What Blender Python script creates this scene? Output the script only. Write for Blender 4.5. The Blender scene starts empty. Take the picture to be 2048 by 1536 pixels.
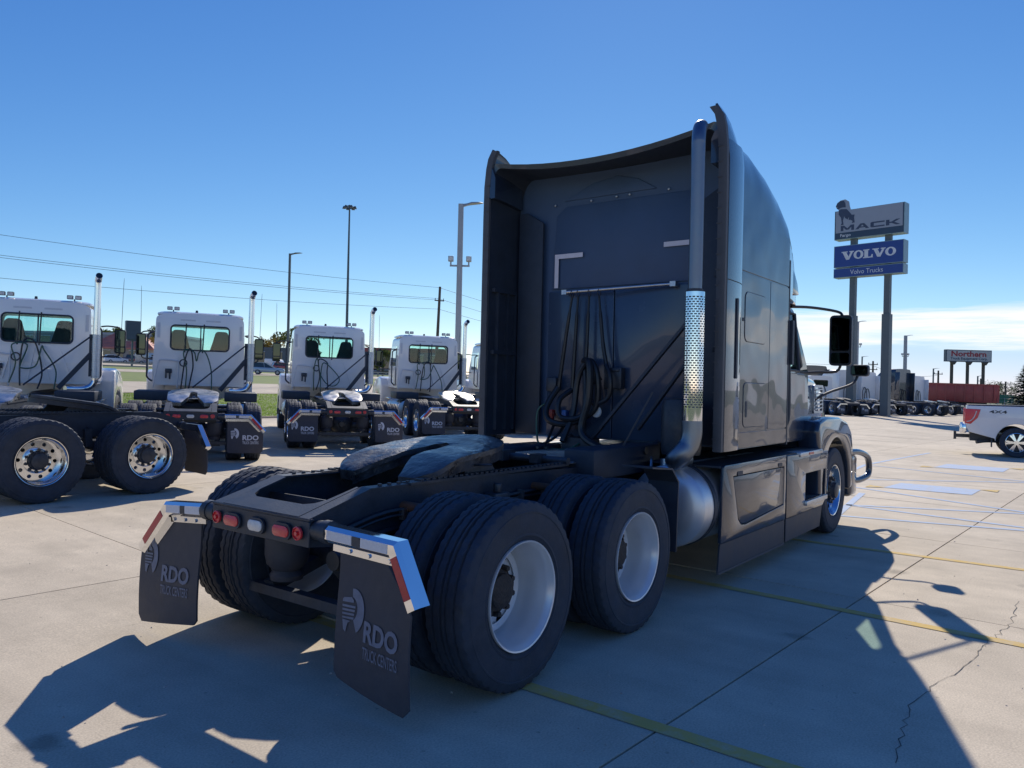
import bpy, bmesh, math, random
from mathutils import Vector, Matrix
from mathutils.geometry import tessellate_polygon
random.seed(7)
R = math.radians
PI = math.pi
S = bpy.context.scene
COL = S.collection

# ------------------------------------------------------------------ camera, sky, sun, exposure
CAM = Vector((-3.426, -3.667, 1.651))
yaw, pitch, roll = R(36.887), R(0.10), R(1.324)
fw = Vector((math.cos(yaw) * math.cos(pitch), math.sin(yaw) * math.cos(pitch), math.sin(pitch)))
rt = Vector((math.sin(yaw), -math.cos(yaw), 0))
up = rt.cross(fw)
rt, up = rt * math.cos(roll) + up * math.sin(roll), up * math.cos(roll) - rt * math.sin(roll)
cd = bpy.data.cameras.new('camera')
cam = bpy.data.objects.new('camera', cd)
COL.objects.link(cam)
m = Matrix((rt, up, -fw)).transposed().to_4x4()
m.translation = CAM
cam.matrix_world = m
cd.sensor_width = 36
cd.lens = 36 * 1556.7 / 2048
cd.clip_start = .05
cd.clip_end = 9000
S.camera = cam

SUN_AZ, SUN_EL = 28.0, 35.0          # azimuth counted from +X towards +Y
sunv = Vector((math.cos(R(SUN_EL)) * math.cos(R(SUN_AZ)), math.cos(R(SUN_EL)) * math.sin(R(SUN_AZ)), math.sin(R(SUN_EL))))
W = bpy.data.worlds.new('World')
S.world = W
W.use_nodes = True
nt = W.node_tree
for n in list(nt.nodes):
    nt.nodes.remove(n)
def wn(t, **k):
    n = nt.nodes.new(t)
    for a, b in k.items():
        setattr(n, a, b)
    return n
sky = wn('ShaderNodeTexSky', sky_type='NISHITA', sun_disc=False, sun_elevation=R(SUN_EL), sun_rotation=R(90 - SUN_AZ),
         altitude=3000, air_density=1.0, dust_density=0.25, ozone_density=3.0)
bg = wn('ShaderNodeBackground')
bg.inputs[1].default_value = 0.10
wo = wn('ShaderNodeOutputWorld')
# a low bank of cloud on the eastern side of the sky: a flat layer, seen at a grazing angle
tc = wn('ShaderNodeTexCoord')
sep = wn('ShaderNodeSeparateXYZ')
nt.links.new(tc.outputs['Generated'], sep.inputs[0])
def wmath(op, a, b=None, c=None, clamp=False):
    n = wn('ShaderNodeMath', operation=op, use_clamp=clamp)
    for i, q in enumerate((a, b, c)):
        if q is None:
            continue
        if isinstance(q, (int, float)):
            n.inputs[i].default_value = q
        else:
            nt.links.new(q, n.inputs[i])
    return n.outputs[0]
def wsmooth(v, a, b, lo=0., hi=1.):
    n = wn('ShaderNodeMapRange', interpolation_type='SMOOTHSTEP')
    nt.links.new(v, n.inputs[0])
    n.inputs[1].default_value, n.inputs[2].default_value, n.inputs[3].default_value, n.inputs[4].default_value = a, b, lo, hi
    return n.outputs[0]
X_, Y_, Z_ = sep.outputs
cmb = wn('ShaderNodeCombineXYZ')
nt.links.new(wmath('ARCTAN2', Y_, X_), cmb.inputs[0])
nt.links.new(wmath('MULTIPLY', Z_, 13.0), cmb.inputs[1])
noi = wn('ShaderNodeTexNoise')
nt.links.new(cmb.outputs[0], noi.inputs['Vector'])
noi.inputs['Scale'].default_value = 4.2
noi.inputs['Detail'].default_value = 7
noi.inputs['Roughness'].default_value = .62
azi = wmath('ARCTAN2', Y_, X_)
# edges of the bank wander with the noise
zz = wmath('ADD', Z_, wmath('MULTIPLY', wmath('SUBTRACT', noi.outputs[0], .5), .045))
band = wmath('MULTIPLY', wsmooth(zz, .050, .066), wsmooth(zz, .101, .090))
sect = wmath('MULTIPLY', wsmooth(azi, R(28), R(12)), wsmooth(azi, R(-120), R(-60)))
holes = wsmooth(noi.outputs[0], .36, .56)
cmask = wmath('MULTIPLY', wmath('MULTIPLY', band, sect), wmath('MULTIPLY_ADD', holes, .62, .42), clamp=True)
low = wmath('MULTIPLY', wmath('MULTIPLY', wsmooth(zz, .075, .045), sect), .55)
# deepen the blue of the clear air, the same in every direction
ssep = wn('ShaderNodeSeparateColor')
nt.links.new(sky.outputs[0], ssep.inputs[0])
scmb = wn('ShaderNodeCombineColor')
for i, (e_, k_) in enumerate(((1.5, .475), (1.1, .85), (.65, 2.12))):
    nt.links.new(wmath('MULTIPLY', wmath('POWER', ssep.outputs[i], e_), k_), scmb.inputs[i])
mx0 = wn('ShaderNodeMixRGB')
nt.links.new(low, mx0.inputs[0])
nt.links.new(scmb.outputs[0], mx0.inputs[1])
mx0.inputs[2].default_value = (3.6, 5.2, 8.2, 1)
mx = wn('ShaderNodeMixRGB')
nt.links.new(cmask, mx.inputs[0])
nt.links.new(mx0.outputs[0], mx.inputs[1])
mx.inputs[2].default_value = (9.2, 9.1, 9.0, 1)
nt.links.new(mx.outputs[0], bg.inputs[0])
nt.links.new(bg.outputs[0], wo.inputs[0])

sl = bpy.data.lights.new('sun', 'SUN')
sl.energy = 4.2
sl.angle = R(.53)
sl.color = (1, .92, .81)
sun = bpy.data.objects.new('sun', sl)
COL.objects.link(sun)
sun.rotation_mode = 'QUATERNION'
sun.rotation_quaternion = sunv.to_track_quat('Z', 'Y')
S.view_settings.view_transform = 'Standard'
S.view_settings.look = 'None'
S.view_settings.exposure = 0.18
S.view_settings.gamma = 1

# ------------------------------------------------------------------ materials
MATS = {}
def mat(name, col, rough=.5, metal=0., coat=0., var=.12, vs=5., bump=0., bs=40., spec=.5, lucent=0., dust=0., dustcol=(.32, .29, .25), rvar=.1, wave=0., trans=0., emit=0.):
    if name in MATS:
        return MATS[name]
    M = bpy.data.materials.new(name)
    M.use_nodes = True
    t = M.node_tree
    b = t.nodes['Principled BSDF']
    b.inputs['Metallic'].default_value = metal
    b.inputs['Specular IOR Level'].default_value = spec
    b.inputs['Coat Weight'].default_value = coat
    b.inputs['Coat Roughness'].default_value = .03
    c = t.nodes.new('ShaderNodeTexCoord')
    n = t.nodes.new('ShaderNodeTexNoise')
    n.inputs['Scale'].default_value = vs
    n.inputs['Detail'].default_value = 6
    n.inputs['Roughness'].default_value = .6
    t.links.new(c.outputs['Object'], n.inputs['Vector'])
    rp = t.nodes.new('ShaderNodeMapRange')
    t.links.new(n.outputs[0], rp.inputs[0])
    rp.inputs[1].default_value, rp.inputs[2].default_value = .3, .7
    rp.inputs[3].default_value, rp.inputs[4].default_value = 1 - var, 1 + var
    hs = t.nodes.new('ShaderNodeMixRGB')
    hs.blend_type = 'MULTIPLY'
    hs.inputs[0].default_value = 1
    hs.inputs[1].default_value = (*col, 1)
    t.links.new(rp.outputs[0], hs.inputs[2])
    out = hs.outputs[0]
    if dust:
        n2 = t.nodes.new('ShaderNodeTexNoise')
        n2.inputs['Scale'].default_value = vs * 2.3
        n2.inputs['Detail'].default_value = 8
        n2.inputs['Roughness'].default_value = .7
        t.links.new(c.outputs['Object'], n2.inputs['Vector'])
        r2 = t.nodes.new('ShaderNodeMapRange')
        t.links.new(n2.outputs[0], r2.inputs[0])
        r2.inputs[1].default_value, r2.inputs[2].default_value = .42, .78
        r2.inputs[3].default_value, r2.inputs[4].default_value = 0, dust
        mm = t.nodes.new('ShaderNodeMixRGB')
        t.links.new(r2.outputs[0], mm.inputs[0])
        t.links.new(out, mm.inputs[1])
        mm.inputs[2].default_value = (*dustcol, 1)
        out = mm.outputs[0]
    t.links.new(out, b.inputs['Base Color'])
    r3 = t.nodes.new('ShaderNodeMapRange')
    t.links.new(n.outputs[0], r3.inputs[0])
    r3.inputs[1].default_value, r3.inputs[2].default_value = .3, .7
    r3.inputs[3].default_value, r3.inputs[4].default_value = max(.02, rough - rvar * rough), min(1, rough + rvar * rough)
    t.links.new(r3.outputs[0], b.inputs['Roughness'])
    if bump or wave:
        n3 = t.nodes.new('ShaderNodeTexNoise')
        n3.inputs['Scale'].default_value = bs if bump else 2.2
        n3.inputs['Detail'].default_value = 4 if bump else 1
        t.links.new(c.outputs['Object'], n3.inputs['Vector'])
        bm = t.nodes.new('ShaderNodeBump')
        bm.inputs['Strength'].default_value = bump if bump else 1.
        bm.inputs['Distance'].default_value = .01 if bump else wave
        t.links.new(n3.outputs[0], bm.inputs['Height'])
        t.links.new(bm.outputs[0], b.inputs['Normal'])
        if coat:
            t.links.new(bm.outputs[0], b.inputs['Coat Normal'])
    if lucent:
        tl = t.nodes.new('ShaderNodeBsdfTranslucent')
        t.links.new(out, tl.inputs[0])
        ms = t.nodes.new('ShaderNodeMixShader')
        ms.inputs[0].default_value = lucent
        t.links.new(b.outputs[0], ms.inputs[1])
        t.links.new(tl.outputs[0], ms.inputs[2])
        t.links.new(ms.outputs[0], t.nodes['Material Output'].inputs[0])
    if trans:
        b.inputs['Transmission Weight'].default_value = trans
    if emit:
        t.links.new(out, b.inputs['Emission Color'])
        b.inputs['Emission Strength'].default_value = emit
    MATS[name] = M
    return M

def glassmat(name, tint, rmix=.0):
    M = bpy.data.materials.new(name)
    M.use_nodes = True
    t = M.node_tree
    t.nodes.remove(t.nodes['Principled BSDF'])
    tr = t.nodes.new('ShaderNodeBsdfTransparent')
    tr.inputs[0].default_value = (*tint, 1)
    gl = t.nodes.new('ShaderNodeBsdfGlossy')
    gl.inputs['Roughness'].default_value = .02
    fr = t.nodes.new('ShaderNodeFresnel')
    fr.inputs[0].default_value = 1.5
    mx_ = t.nodes.new('ShaderNodeMixShader')
    t.links.new(fr.outputs[0], mx_.inputs[0])
    t.links.new(tr.outputs[0], mx_.inputs[1])
    t.links.new(gl.outputs[0], mx_.inputs[2])
    t.links.new(mx_.outputs[0], t.nodes['Material Output'].inputs[0])
    MATS[name] = M
    return M

PAINT = mat('navy_black_paint', (.022, .034, .058), .22, 0, 1., .08, 3, spec=.5)  # navy share of this colour paints lens veil over charcoal black
PAINTW = mat('navy_black_panel_paint', (.022, .034, .058), .24, 0, .65, .08, 3, wave=.016)  # same charcoal, blued for the veil like the plain body paint
WALL = mat('sleeper_rear_wall', (.050, .092, .172), .55, 0, .0, .1, 2.5, dust=.10, dustcol=(.10, .12, .16), wave=.004)  # base lifted and blued to paint in the lens veil
GLOSSB = mat('gloss_black_rear_panel', (.040, .066, .116), .26, 0, .35, .08, 3, wave=.006)  # black panel, its colour blued to imitate veiling glare
BLACKP = mat('black_plastic', (.026, .037, .056), .55, 0, 0, .2, 6, dust=.12, dustcol=(.12, .12, .12))  # glare's bluish lift is put into this black
RUBEDGE = mat('grey_rubber_edge', (.075, .08, .09), .6, 0, 0, .15, 6)
FRAME = mat('black_frame_paint', (.020, .029, .045), .52, 0, .08, .25, 9, dust=.22, dustcol=(.08, .08, .085), bump=.15, bs=90)  # frame black carries a bluish lift standing in for lens veil
GREASE = mat('greasy_steel', (.036, .043, .055), .42, .25, .2, .5, 6, dust=.42, dustcol=(.15, .15, .15), bump=.9, bs=20, rvar=.5)
TYRE = mat('tyre_rubber', (.026, .036, .055), .74, 0, 0, .3, 5, dust=.42, dustcol=(.075, .08, .09), bump=.2, bs=160)  # rubber tone blued to imitate veiling glare; the dust is real
RIMW = mat('silver_steel_rim', (.70, .71, .72), .30, .25, .3, .05, 4, dust=.05, dustcol=(.35, .34, .32))
HUBR = mat('dirty_hub', (.045, .040, .038), .7, .2, 0, .4, 18, dust=.4, dustcol=(.13, .085, .055), bump=.5, bs=70)
ALU = mat('polished_aluminium', (.80, .81, .82), .16, 1., 0, .05, 5)
ALUD = mat('brushed_aluminium', (.52, .54, .57), .38, 1., 0, .12, 9, bump=.1, bs=120)
CHROME = mat('chrome', (.86, .87, .88), .05, 1., 0, .02, 5)
STACKM = mat('brushed_stack_pipe', (.23, .255, .29), .42, 1., 0, .1, 8, rvar=.25)
TANK = mat('tank_aluminium', (.66, .68, .71), .40, .75, 0, .06, 4)
REDL = mat('red_lens', (.66, .035, .045), .18, 0, .6, .12, 30, bump=.3, bs=200)
WHTL = mat('clear_lens', (.62, .62, .60), .2, 0, .6, .1, 30, bump=.3, bs=200)
REDT = mat('red_reflective_tape', (.46, .02, .035), .35, 0, .4, .1, 40)
WHTT = mat('white_reflective_tape', (.62, .63, .66), .4, 0, .3, .08, 60, bump=.2, bs=220)
PINKT = mat('white_marking_tape', (.72, .68, .72), .55, 0, 0, .05, 20)
FLAP = mat('mud_flap_rubber', (.045, .046, .058), .62, 0, 0, .15, 6, dust=.28, dustcol=(.10, .095, .095), bump=.1, bs=60)
FLAPINK = mat('faded_flap_print', (.165, .18, .235), .6, 0, 0, .18, 25)
FLAPINKW = mat('white_flap_print', (.62, .62, .64), .6, 0, 0, .08, 25)
HOSEB = mat('black_hose', (.016, .018, .022), .45, 0, .1, .1, 10)
HOSEG = mat('green_hose', (.03, .10, .06), .4, 0, .2, .1, 10)
HOSER = mat('red_fitting', (.35, .03, .025), .4, 0, .2, .1, 10)
HOSEU = mat('blue_fitting', (.03, .13, .40), .4, 0, .2, .1, 10)
RUST = mat('rusty_shock', (.13, .055, .03), .7, .1, 0, .3, 14, bump=.3, bs=80)
WHITE = mat('white_cab_paint', (.86, .85, .83), .25, 0, .8, .03, 2)
WHITEP = mat('white_trim', (.70, .70, .69), .45, 0, 0, .05, 4)
SEAT = mat('dark_grey_upholstery', (.045, .047, .052), .8, 0, 0, .12, 9)
STEELG = mat('galvanised_plate', (.62, .60, .56), .34, .9, 0, .2, 6, dust=.2, dustcol=(.35, .31, .26), rvar=.3)
GLASS = glassmat('tinted_glass', (.74, .92, .91))
GLASSD = glassmat('dark_tinted_glass', (.30, .40, .40))
MIRROR = mat('mirror_glass', (.045, .065, .062), .02, 1., 0, .0, 5)  # tint darkened to stand in for dark surroundings the panes would reflect
POLE = mat('galvanised_pole', (.36, .38, .40), .5, .3, 0, .08, 2)
POLEG = mat('grey_painted_pole', (.115, .14, .15), .5, 0, 0, .08, 2)
WOODP = mat('weathered_pole_wood', (.13, .10, .075), .85, 0, 0, .25, 4)
WIRE = mat('power_line_wire', (.05, .05, .055), .6)
SIGNBLUE = mat('sign_blue_face', (.020, .055, .26), .35, 0, .2, .04, 1)
SIGNDARK = mat('sign_dark_face', (.035, .062, .105), .4, 0, .2, .04, 1)
SIGNSILV = mat('sign_silver_face', (.33, .36, .42), .4, 0, .1, .04, 1)
SIGNINK = mat('sign_dark_lettering', (.05, .07, .12), .5)
SIGNWHITE = mat('sign_white_lettering', (.68, .70, .74), .45)
SIGNEDGE = mat('sign_cabinet_edge', (.26, .38, .40), .4, 0, .1)
SIGNCREAM = mat('sign_cream_face', (.62, .58, .54), .5)
SIGNRED = mat('sign_red_lettering', (.45, .03, .04), .5)
REDPAINT = mat('faded_red_paint', (.34, .055, .05), .5, 0, .1, .14, 1.2, dust=.25, dustcol=(.32, .16, .13))
ROOFR = mat('terracotta_roof', (.52, .19, .14), .7, 0, 0, .15, .8)
BRICKG = mat('grey_building_wall', (.30, .29, .30), .8, 0, 0, .1, .6)
BRICKT = mat('tan_building_wall', (.38, .32, .26), .8, 0, 0, .1, .6)
CARW = mat('car_paint_white', (.74, .75, .76), .25, 0, .9, .03, 2)
CARB = mat('car_paint_pale_blue', (.30, .37, .45), .25, .2, .9, .03, 2)
CARP = mat('car_paint_plum', (.075, .03, .055), .25, .2, .9, .03, 2)
CARG = mat('car_paint_dark_grey', (.05, .055, .065), .25, .2, .9, .03, 2)
CARS = mat('car_paint_silver', (.40, .42, .44), .28, .4, .9, .03, 2)
CARR = mat('car_paint_red', (.36, .03, .03), .25, 0, .9, .03, 2)
CARGLASS = mat('car_window_glass', (.015, .02, .025), .05, 0, .5, .0, 2)
CABLEM = mat('barrier_steel', (.40, .37, .30), .6, .3, 0, .1, 2)
ANTEN = mat('antenna_whip', (.10, .12, .15), .5)
SHRAPNEL = mat('dull_black_steel', (.040, .048, .062), .5, .3, .1, .3, 12, dust=.3, dustcol=(.12, .11, .10))

# ------------------------------------------------------------------ mesh builder
def frame_of(d):
    d = d.normalized()
    a = Vector((0, 0, 1)) if abs(d.z) < .9 else Vector((1, 0, 0))
    u = d.cross(a).normalized()
    return u, u.cross(d).normalized()

def catmull(pts, k=6):
    p = [Vector(q) for q in pts]
    out = []
    for i in range(len(p) - 1):
        a, b, c, d = p[max(i - 1, 0)], p[i], p[i + 1], p[min(i + 2, len(p) - 1)]
        for j in range(k):
            t = j / k
            out.append(.5 * ((2 * b) + (c - a) * t + (2 * a - 5 * b + 4 * c - d) * t * t + (3 * b - a - 3 * c + d) * t ** 3))
    out.append(p[-1])
    return out

def rrect(x0, y0, x1, y1, r, n=4):
    o = []
    for cx, cy, a in ((x1 - r, y1 - r, 0), (x0 + r, y1 - r, 90), (x0 + r, y0 + r, 180), (x1 - r, y0 + r, 270)):
        for i in range(n + 1):
            t = R(a + 90 * i / n)
            o.append((cx + r * math.cos(t), cy + r * math.sin(t)))
    return o

def circ(cx, cy, rx, ry=None, n=20, a0=0):
    ry = ry or rx
    return [(cx + rx * math.cos(a0 + 2 * PI * i / n), cy + ry * math.sin(a0 + 2 * PI * i / n)) for i in range(n)]

class MB:
    def __init__(s):
        s.v, s.f, s.m, s.c = [], [], [], 0
    def add(s, vs, fs):
        k = len(s.v)
        s.v += [tuple(q) for q in vs]
        s.f += [tuple(i + k for i in f) for f in fs]
        s.m += [s.c] * len(fs)
        return s
    def box(s, x0, y0, z0, x1, y1, z1):
        vs = [(x, y, z) for x in (x0, x1) for y in (y0, y1) for z in (z0, z1)]
        return s.add(vs, [(0, 1, 3, 2), (4, 6, 7, 5), (0, 4, 5, 1), (2, 3, 7, 6), (0, 2, 6, 4), (1, 5, 7, 3)])
    def bar(s, p0, p1, w, h, upv=(0, 0, 1)):
        p0, p1 = Vector(p0), Vector(p1)
        d = (p1 - p0).normalized()
        u = d.cross(Vector(upv)).normalized()
        q = u.cross(d)
        vs = [p + u * a * w / 2 + q * b * h / 2 for p in (p0, p1) for a in (-1, 1) for b in (-1, 1)]
        return s.add(vs, [(0, 1, 3, 2), (4, 6, 7, 5), (0, 4, 5, 1), (2, 3, 7, 6), (0, 2, 6, 4), (1, 5, 7, 3)])
    def cyl(s, p0, p1, r0, r1=None, n=16, caps=True):
        r1 = r0 if r1 is None else r1
        p0, p1 = Vector(p0), Vector(p1)
        u, w = frame_of(p1 - p0)
        vs = []
        for p, r in ((p0, r0), (p1, r1)):
            vs += [p + (u * math.cos(2 * PI * i / n) + w * math.sin(2 * PI * i / n)) * r for i in range(n)]
        fs = [(i, (i + 1) % n, n + (i + 1) % n, n + i) for i in range(n)]
        if caps:
            fs += [tuple(range(n - 1, -1, -1)), tuple(range(n, 2 * n))]
        return s.add(vs, fs)
    def tube(s, pts, r, n=8, smooth=6, closed=False, caps=True):
        p = catmull(pts, smooth) if smooth else [Vector(q) for q in pts]
        L = len(p)
        rr = r if isinstance(r, (list, tuple)) else [r] * L
        if len(rr) != L:
            rr = [rr[min(int(i / (L - 1) * (len(rr) - 1)), len(rr) - 1)] for i in range(L)]
        d0 = (p[1] - p[0]).normalized()
        u, w = frame_of(d0)
        vs = []
        for i in range(L):
            d = (p[min(i + 1, L - 1)] - p[max(i - 1, 0)]).normalized()
            u = (u - d * u.dot(d)).normalized()
            w = d.cross(u)
            vs += [p[i] + (u * math.cos(2 * PI * j / n) + w * math.sin(2 * PI * j / n)) * rr[i] for j in range(n)]
        fs = [(i * n + j, i * n + (j + 1) % n, (i + 1) * n + (j + 1) % n, (i + 1) * n + j) for i in range(L - 1) for j in range(n)]
        if caps:
            fs += [tuple(range(n - 1, -1, -1)), tuple(range((L - 1) * n, L * n))]
        return s.add(vs, fs)
    def lathe(s, prof, o=(0, 0, 0), ax=(0, 0, 1), n=32, fn=None):
        """prof: (radius, height along axis); fn(i_profile, j_segment, radius) may change a radius"""
        o, ax = Vector(o), Vector(ax).normalized()
        u, w = frame_of(ax)
        vs = []
        for k, (r, h) in enumerate(prof):
            for j in range(n):
                q = fn(k, j, r) if fn else r
                a = 2 * PI * j / n
                vs.append(o + ax * h + (u * math.cos(a) + w * math.sin(a)) * q)
        fs = [(k * n + j, k * n + (j + 1) % n, (k + 1) * n + (j + 1) % n, (k + 1) * n + j) for k in range(len(prof) - 1) for j in range(n)]
        return s.add(vs, fs)
    def prism(s, poly, o, ux, uy, t, holes=()):
        """polygon in the plane (o,ux,uy), extruded by t against ux x uy"""
        o, ux, uy = Vector(o), Vector(ux), Vector(uy)
        n = ux.cross(uy).normalized()
        loops = [poly] + list(holes)
        flat = [q for l in loops for q in l]
        tri = tessellate_polygon([[Vector((a, b, 0)) for a, b in l] for l in loops])
        N = len(flat)
        vs = [o + ux * a + uy * b for a, b in flat]
        fs = []
        for a, b, c in tri:
            A, B, C_ = flat[a], flat[b], flat[c]
            if (B[0] - A[0]) * (C_[1] - A[1]) - (B[1] - A[1]) * (C_[0] - A[0]) < 0:
                a, b, c = c, b, a
            fs.append((a, b, c))
        if t:
            vs += [p - n * t for p in vs]
            fs += [(c + N, b + N, a + N) for a, b, c in fs]
            k = 0
            for l in loops:
                for i in range(len(l)):
                    a, b = k + i, k + (i + 1) % len(l)
                    fs.append((a, a + N, b + N, b))
                k += len(l)
        return s.add(vs, fs)
    def loft(s, rings, close=True, cap0=False, cap1=False):
        n = len(rings[0])
        vs = [q for r in rings for q in r]
        e = n if close else n - 1
        fs = [(k * n + j, k * n + (j + 1) % n, (k + 1) * n + (j + 1) % n, (k + 1) * n + j) for k in range(len(rings) - 1) for j in range(e)]
        if cap0:
            fs.append(tuple(range(n - 1, -1, -1)))
        if cap1:
            fs.append(tuple(range((len(rings) - 1) * n, len(rings) * n)))
        return s.add(vs, fs)
    def grid(s, P):
        h, w = len(P), len(P[0])
        return s.add([q for r in P for q in r], [(i * w + j, i * w + j + 1, (i + 1) * w + j + 1, (i + 1) * w + j) for i in range(h - 1) for j in range(w - 1)])
    def mesh(s, name, mats, ang=38, bev=0., normals=True, seg=2):
        me = bpy.data.meshes.new(name)
        me.from_pydata(s.v, [], s.f)
        mats = mats if isinstance(mats, (list, tuple)) else [mats]
        for q in mats:
            me.materials.append(q)
        if len(mats) > 1:
            me.polygons.foreach_set('material_index', s.m)
        if normals or bev:
            bm = bmesh.new()
            bm.from_mesh(me)
            if bev:
                bmesh.ops.remove_doubles(bm, verts=bm.verts, dist=1e-5)
                bmesh.ops.dissolve_limit(bm, angle_limit=R(1), verts=bm.verts, edges=bm.edges)
            bmesh.ops.recalc_face_normals(bm, faces=bm.faces)
            if bev:
                es = [e for e in bm.edges if len(e.link_faces) == 2 and e.calc_face_angle(0) > R(30)]
                bmesh.ops.bevel(bm, geom=es, offset=bev, segments=seg, profile=.5, affect='EDGES', clamp_overlap=True)
            bm.to_mesh(me)
            bm.free()
        me.shade_smooth()
        me.set_sharp_from_angle(angle=R(ang))
        return me
    def build(s, name, mats, parent=None, **k):
        return place(name, s.mesh(name, mats, **k), parent)

def place(name, me, parent=None, mtx=None):
    o = bpy.data.objects.new(name, me)
    COL.objects.link(o)
    if parent:
        o.parent = parent
    if mtx is not None:
        o.matrix_local = mtx
    return o

def thing(name, label, cat, mtx=None, group=None):
    o = bpy.data.objects.new(name, None)
    COL.objects.link(o)
    if mtx is not None:
        o.matrix_world = mtx
    o['label'] = label
    o['category'] = cat
    if group:
        o['group'] = group
    return o

def tag(o, label, cat, group=None):
    o['label'] = label
    o['category'] = cat
    if group:
        o['group'] = group
    return o

def copy_tree(o, parent=None):
    c = o.copy()
    COL.objects.link(c)
    c.parent = parent
    for ch in o.children:
        copy_tree(ch, c)
    return c

def part(name, parent, mats, fn, **k):
    mb = MB()
    fn(mb)
    return mb.build(name, mats, parent, **k)

_tx = {}
def text_geo(txt, off=0.):
    if (txt, off) in _tx:
        return _tx[(txt, off)]
    cu = bpy.data.curves.new('lettering', 'FONT')
    cu.body = txt
    cu.size = 1
    cu.offset = off
    cu.resolution_u = 3
    ob = bpy.data.objects.new('lettering', cu)
    COL.objects.link(ob)
    dg = bpy.context.evaluated_depsgraph_get()
    me = bpy.data.meshes.new_from_object(ob.evaluated_get(dg))
    vs = [(q.co.x, q.co.y) for q in me.vertices]
    fs = [tuple(p.vertices) for p in me.polygons]
    bpy.data.objects.remove(ob)
    bpy.data.curves.remove(cu)
    bpy.data.meshes.remove(me)
    x0, x1 = min(a for a, b in vs), max(a for a, b in vs)
    y0, y1 = min(b for a, b in vs), max(b for a, b in vs)
    vs = [((a - x0) / (x1 - x0), (b - y0) / (y1 - y0)) for a, b in vs]
    _tx[(txt, off)] = (vs, fs)
    return vs, fs

def put_text(mb, txt, o, ux, uy, w, h, off=0.):
    vs, fs = text_geo(txt, off)
    o, ux, uy = Vector(o), Vector(ux), Vector(uy)
    mb.add([o + ux * a * w + uy * b * h for a, b in vs], fs)

# ------------------------------------------------------------------ ground heights
def cl(v, a, b):
    return max(a, min(b, v))
def gz(x, y):
    return .0165 * cl(y - 1.5, 0, 18.1) + .03 * cl(y - 19.6, 0, 190) - .004 * cl(x - 18, 0, 70) * cl((45 - y) / 25, 0, 1)
F2 = Vector((math.cos(yaw), math.sin(yaw)))
R2 = Vector((math.sin(yaw), -math.cos(yaw)))
def spot(px, d):
    """ground position seen in photo column px (2048 wide) at depth d"""
    p = Vector((CAM.x, CAM.y)) + F2 * d + R2 * (d * (px - 1024) / 1556.7)
    return Vector((p.x, p.y, gz(p.x, p.y)))
def seat_on(x, y, ang, lift=0.):
    """matrix of a thing standing on the ground at x,y heading ang (degrees from +X), leaning with the slope"""
    h = Vector((math.cos(R(ang)), math.sin(R(ang)), 0))
    l = Vector((-h.y, h.x, 0))
    def dz(d):
        return (gz(x + d.x, y + d.y) - gz(x - d.x, y - d.y)) / 2
    hh = Vector((h.x, h.y, dz(h))).normalized()
    ll = Vector((l.x, l.y, dz(l)))
    n = hh.cross(ll).normalized()
    ll = n.cross(hh)
    mt = Matrix((hh, ll, n)).transposed().to_4x4()
    mt.translation = Vector((x, y, gz(x, y) + lift))
    return mt

# ------------------------------------------------------------------ setting: ground, lot, roads
def node_mat(name):
    M = bpy.data.materials.new(name)
    M.use_nodes = True
    t = M.node_tree
    return M, t, t.nodes['Principled BSDF']

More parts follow.
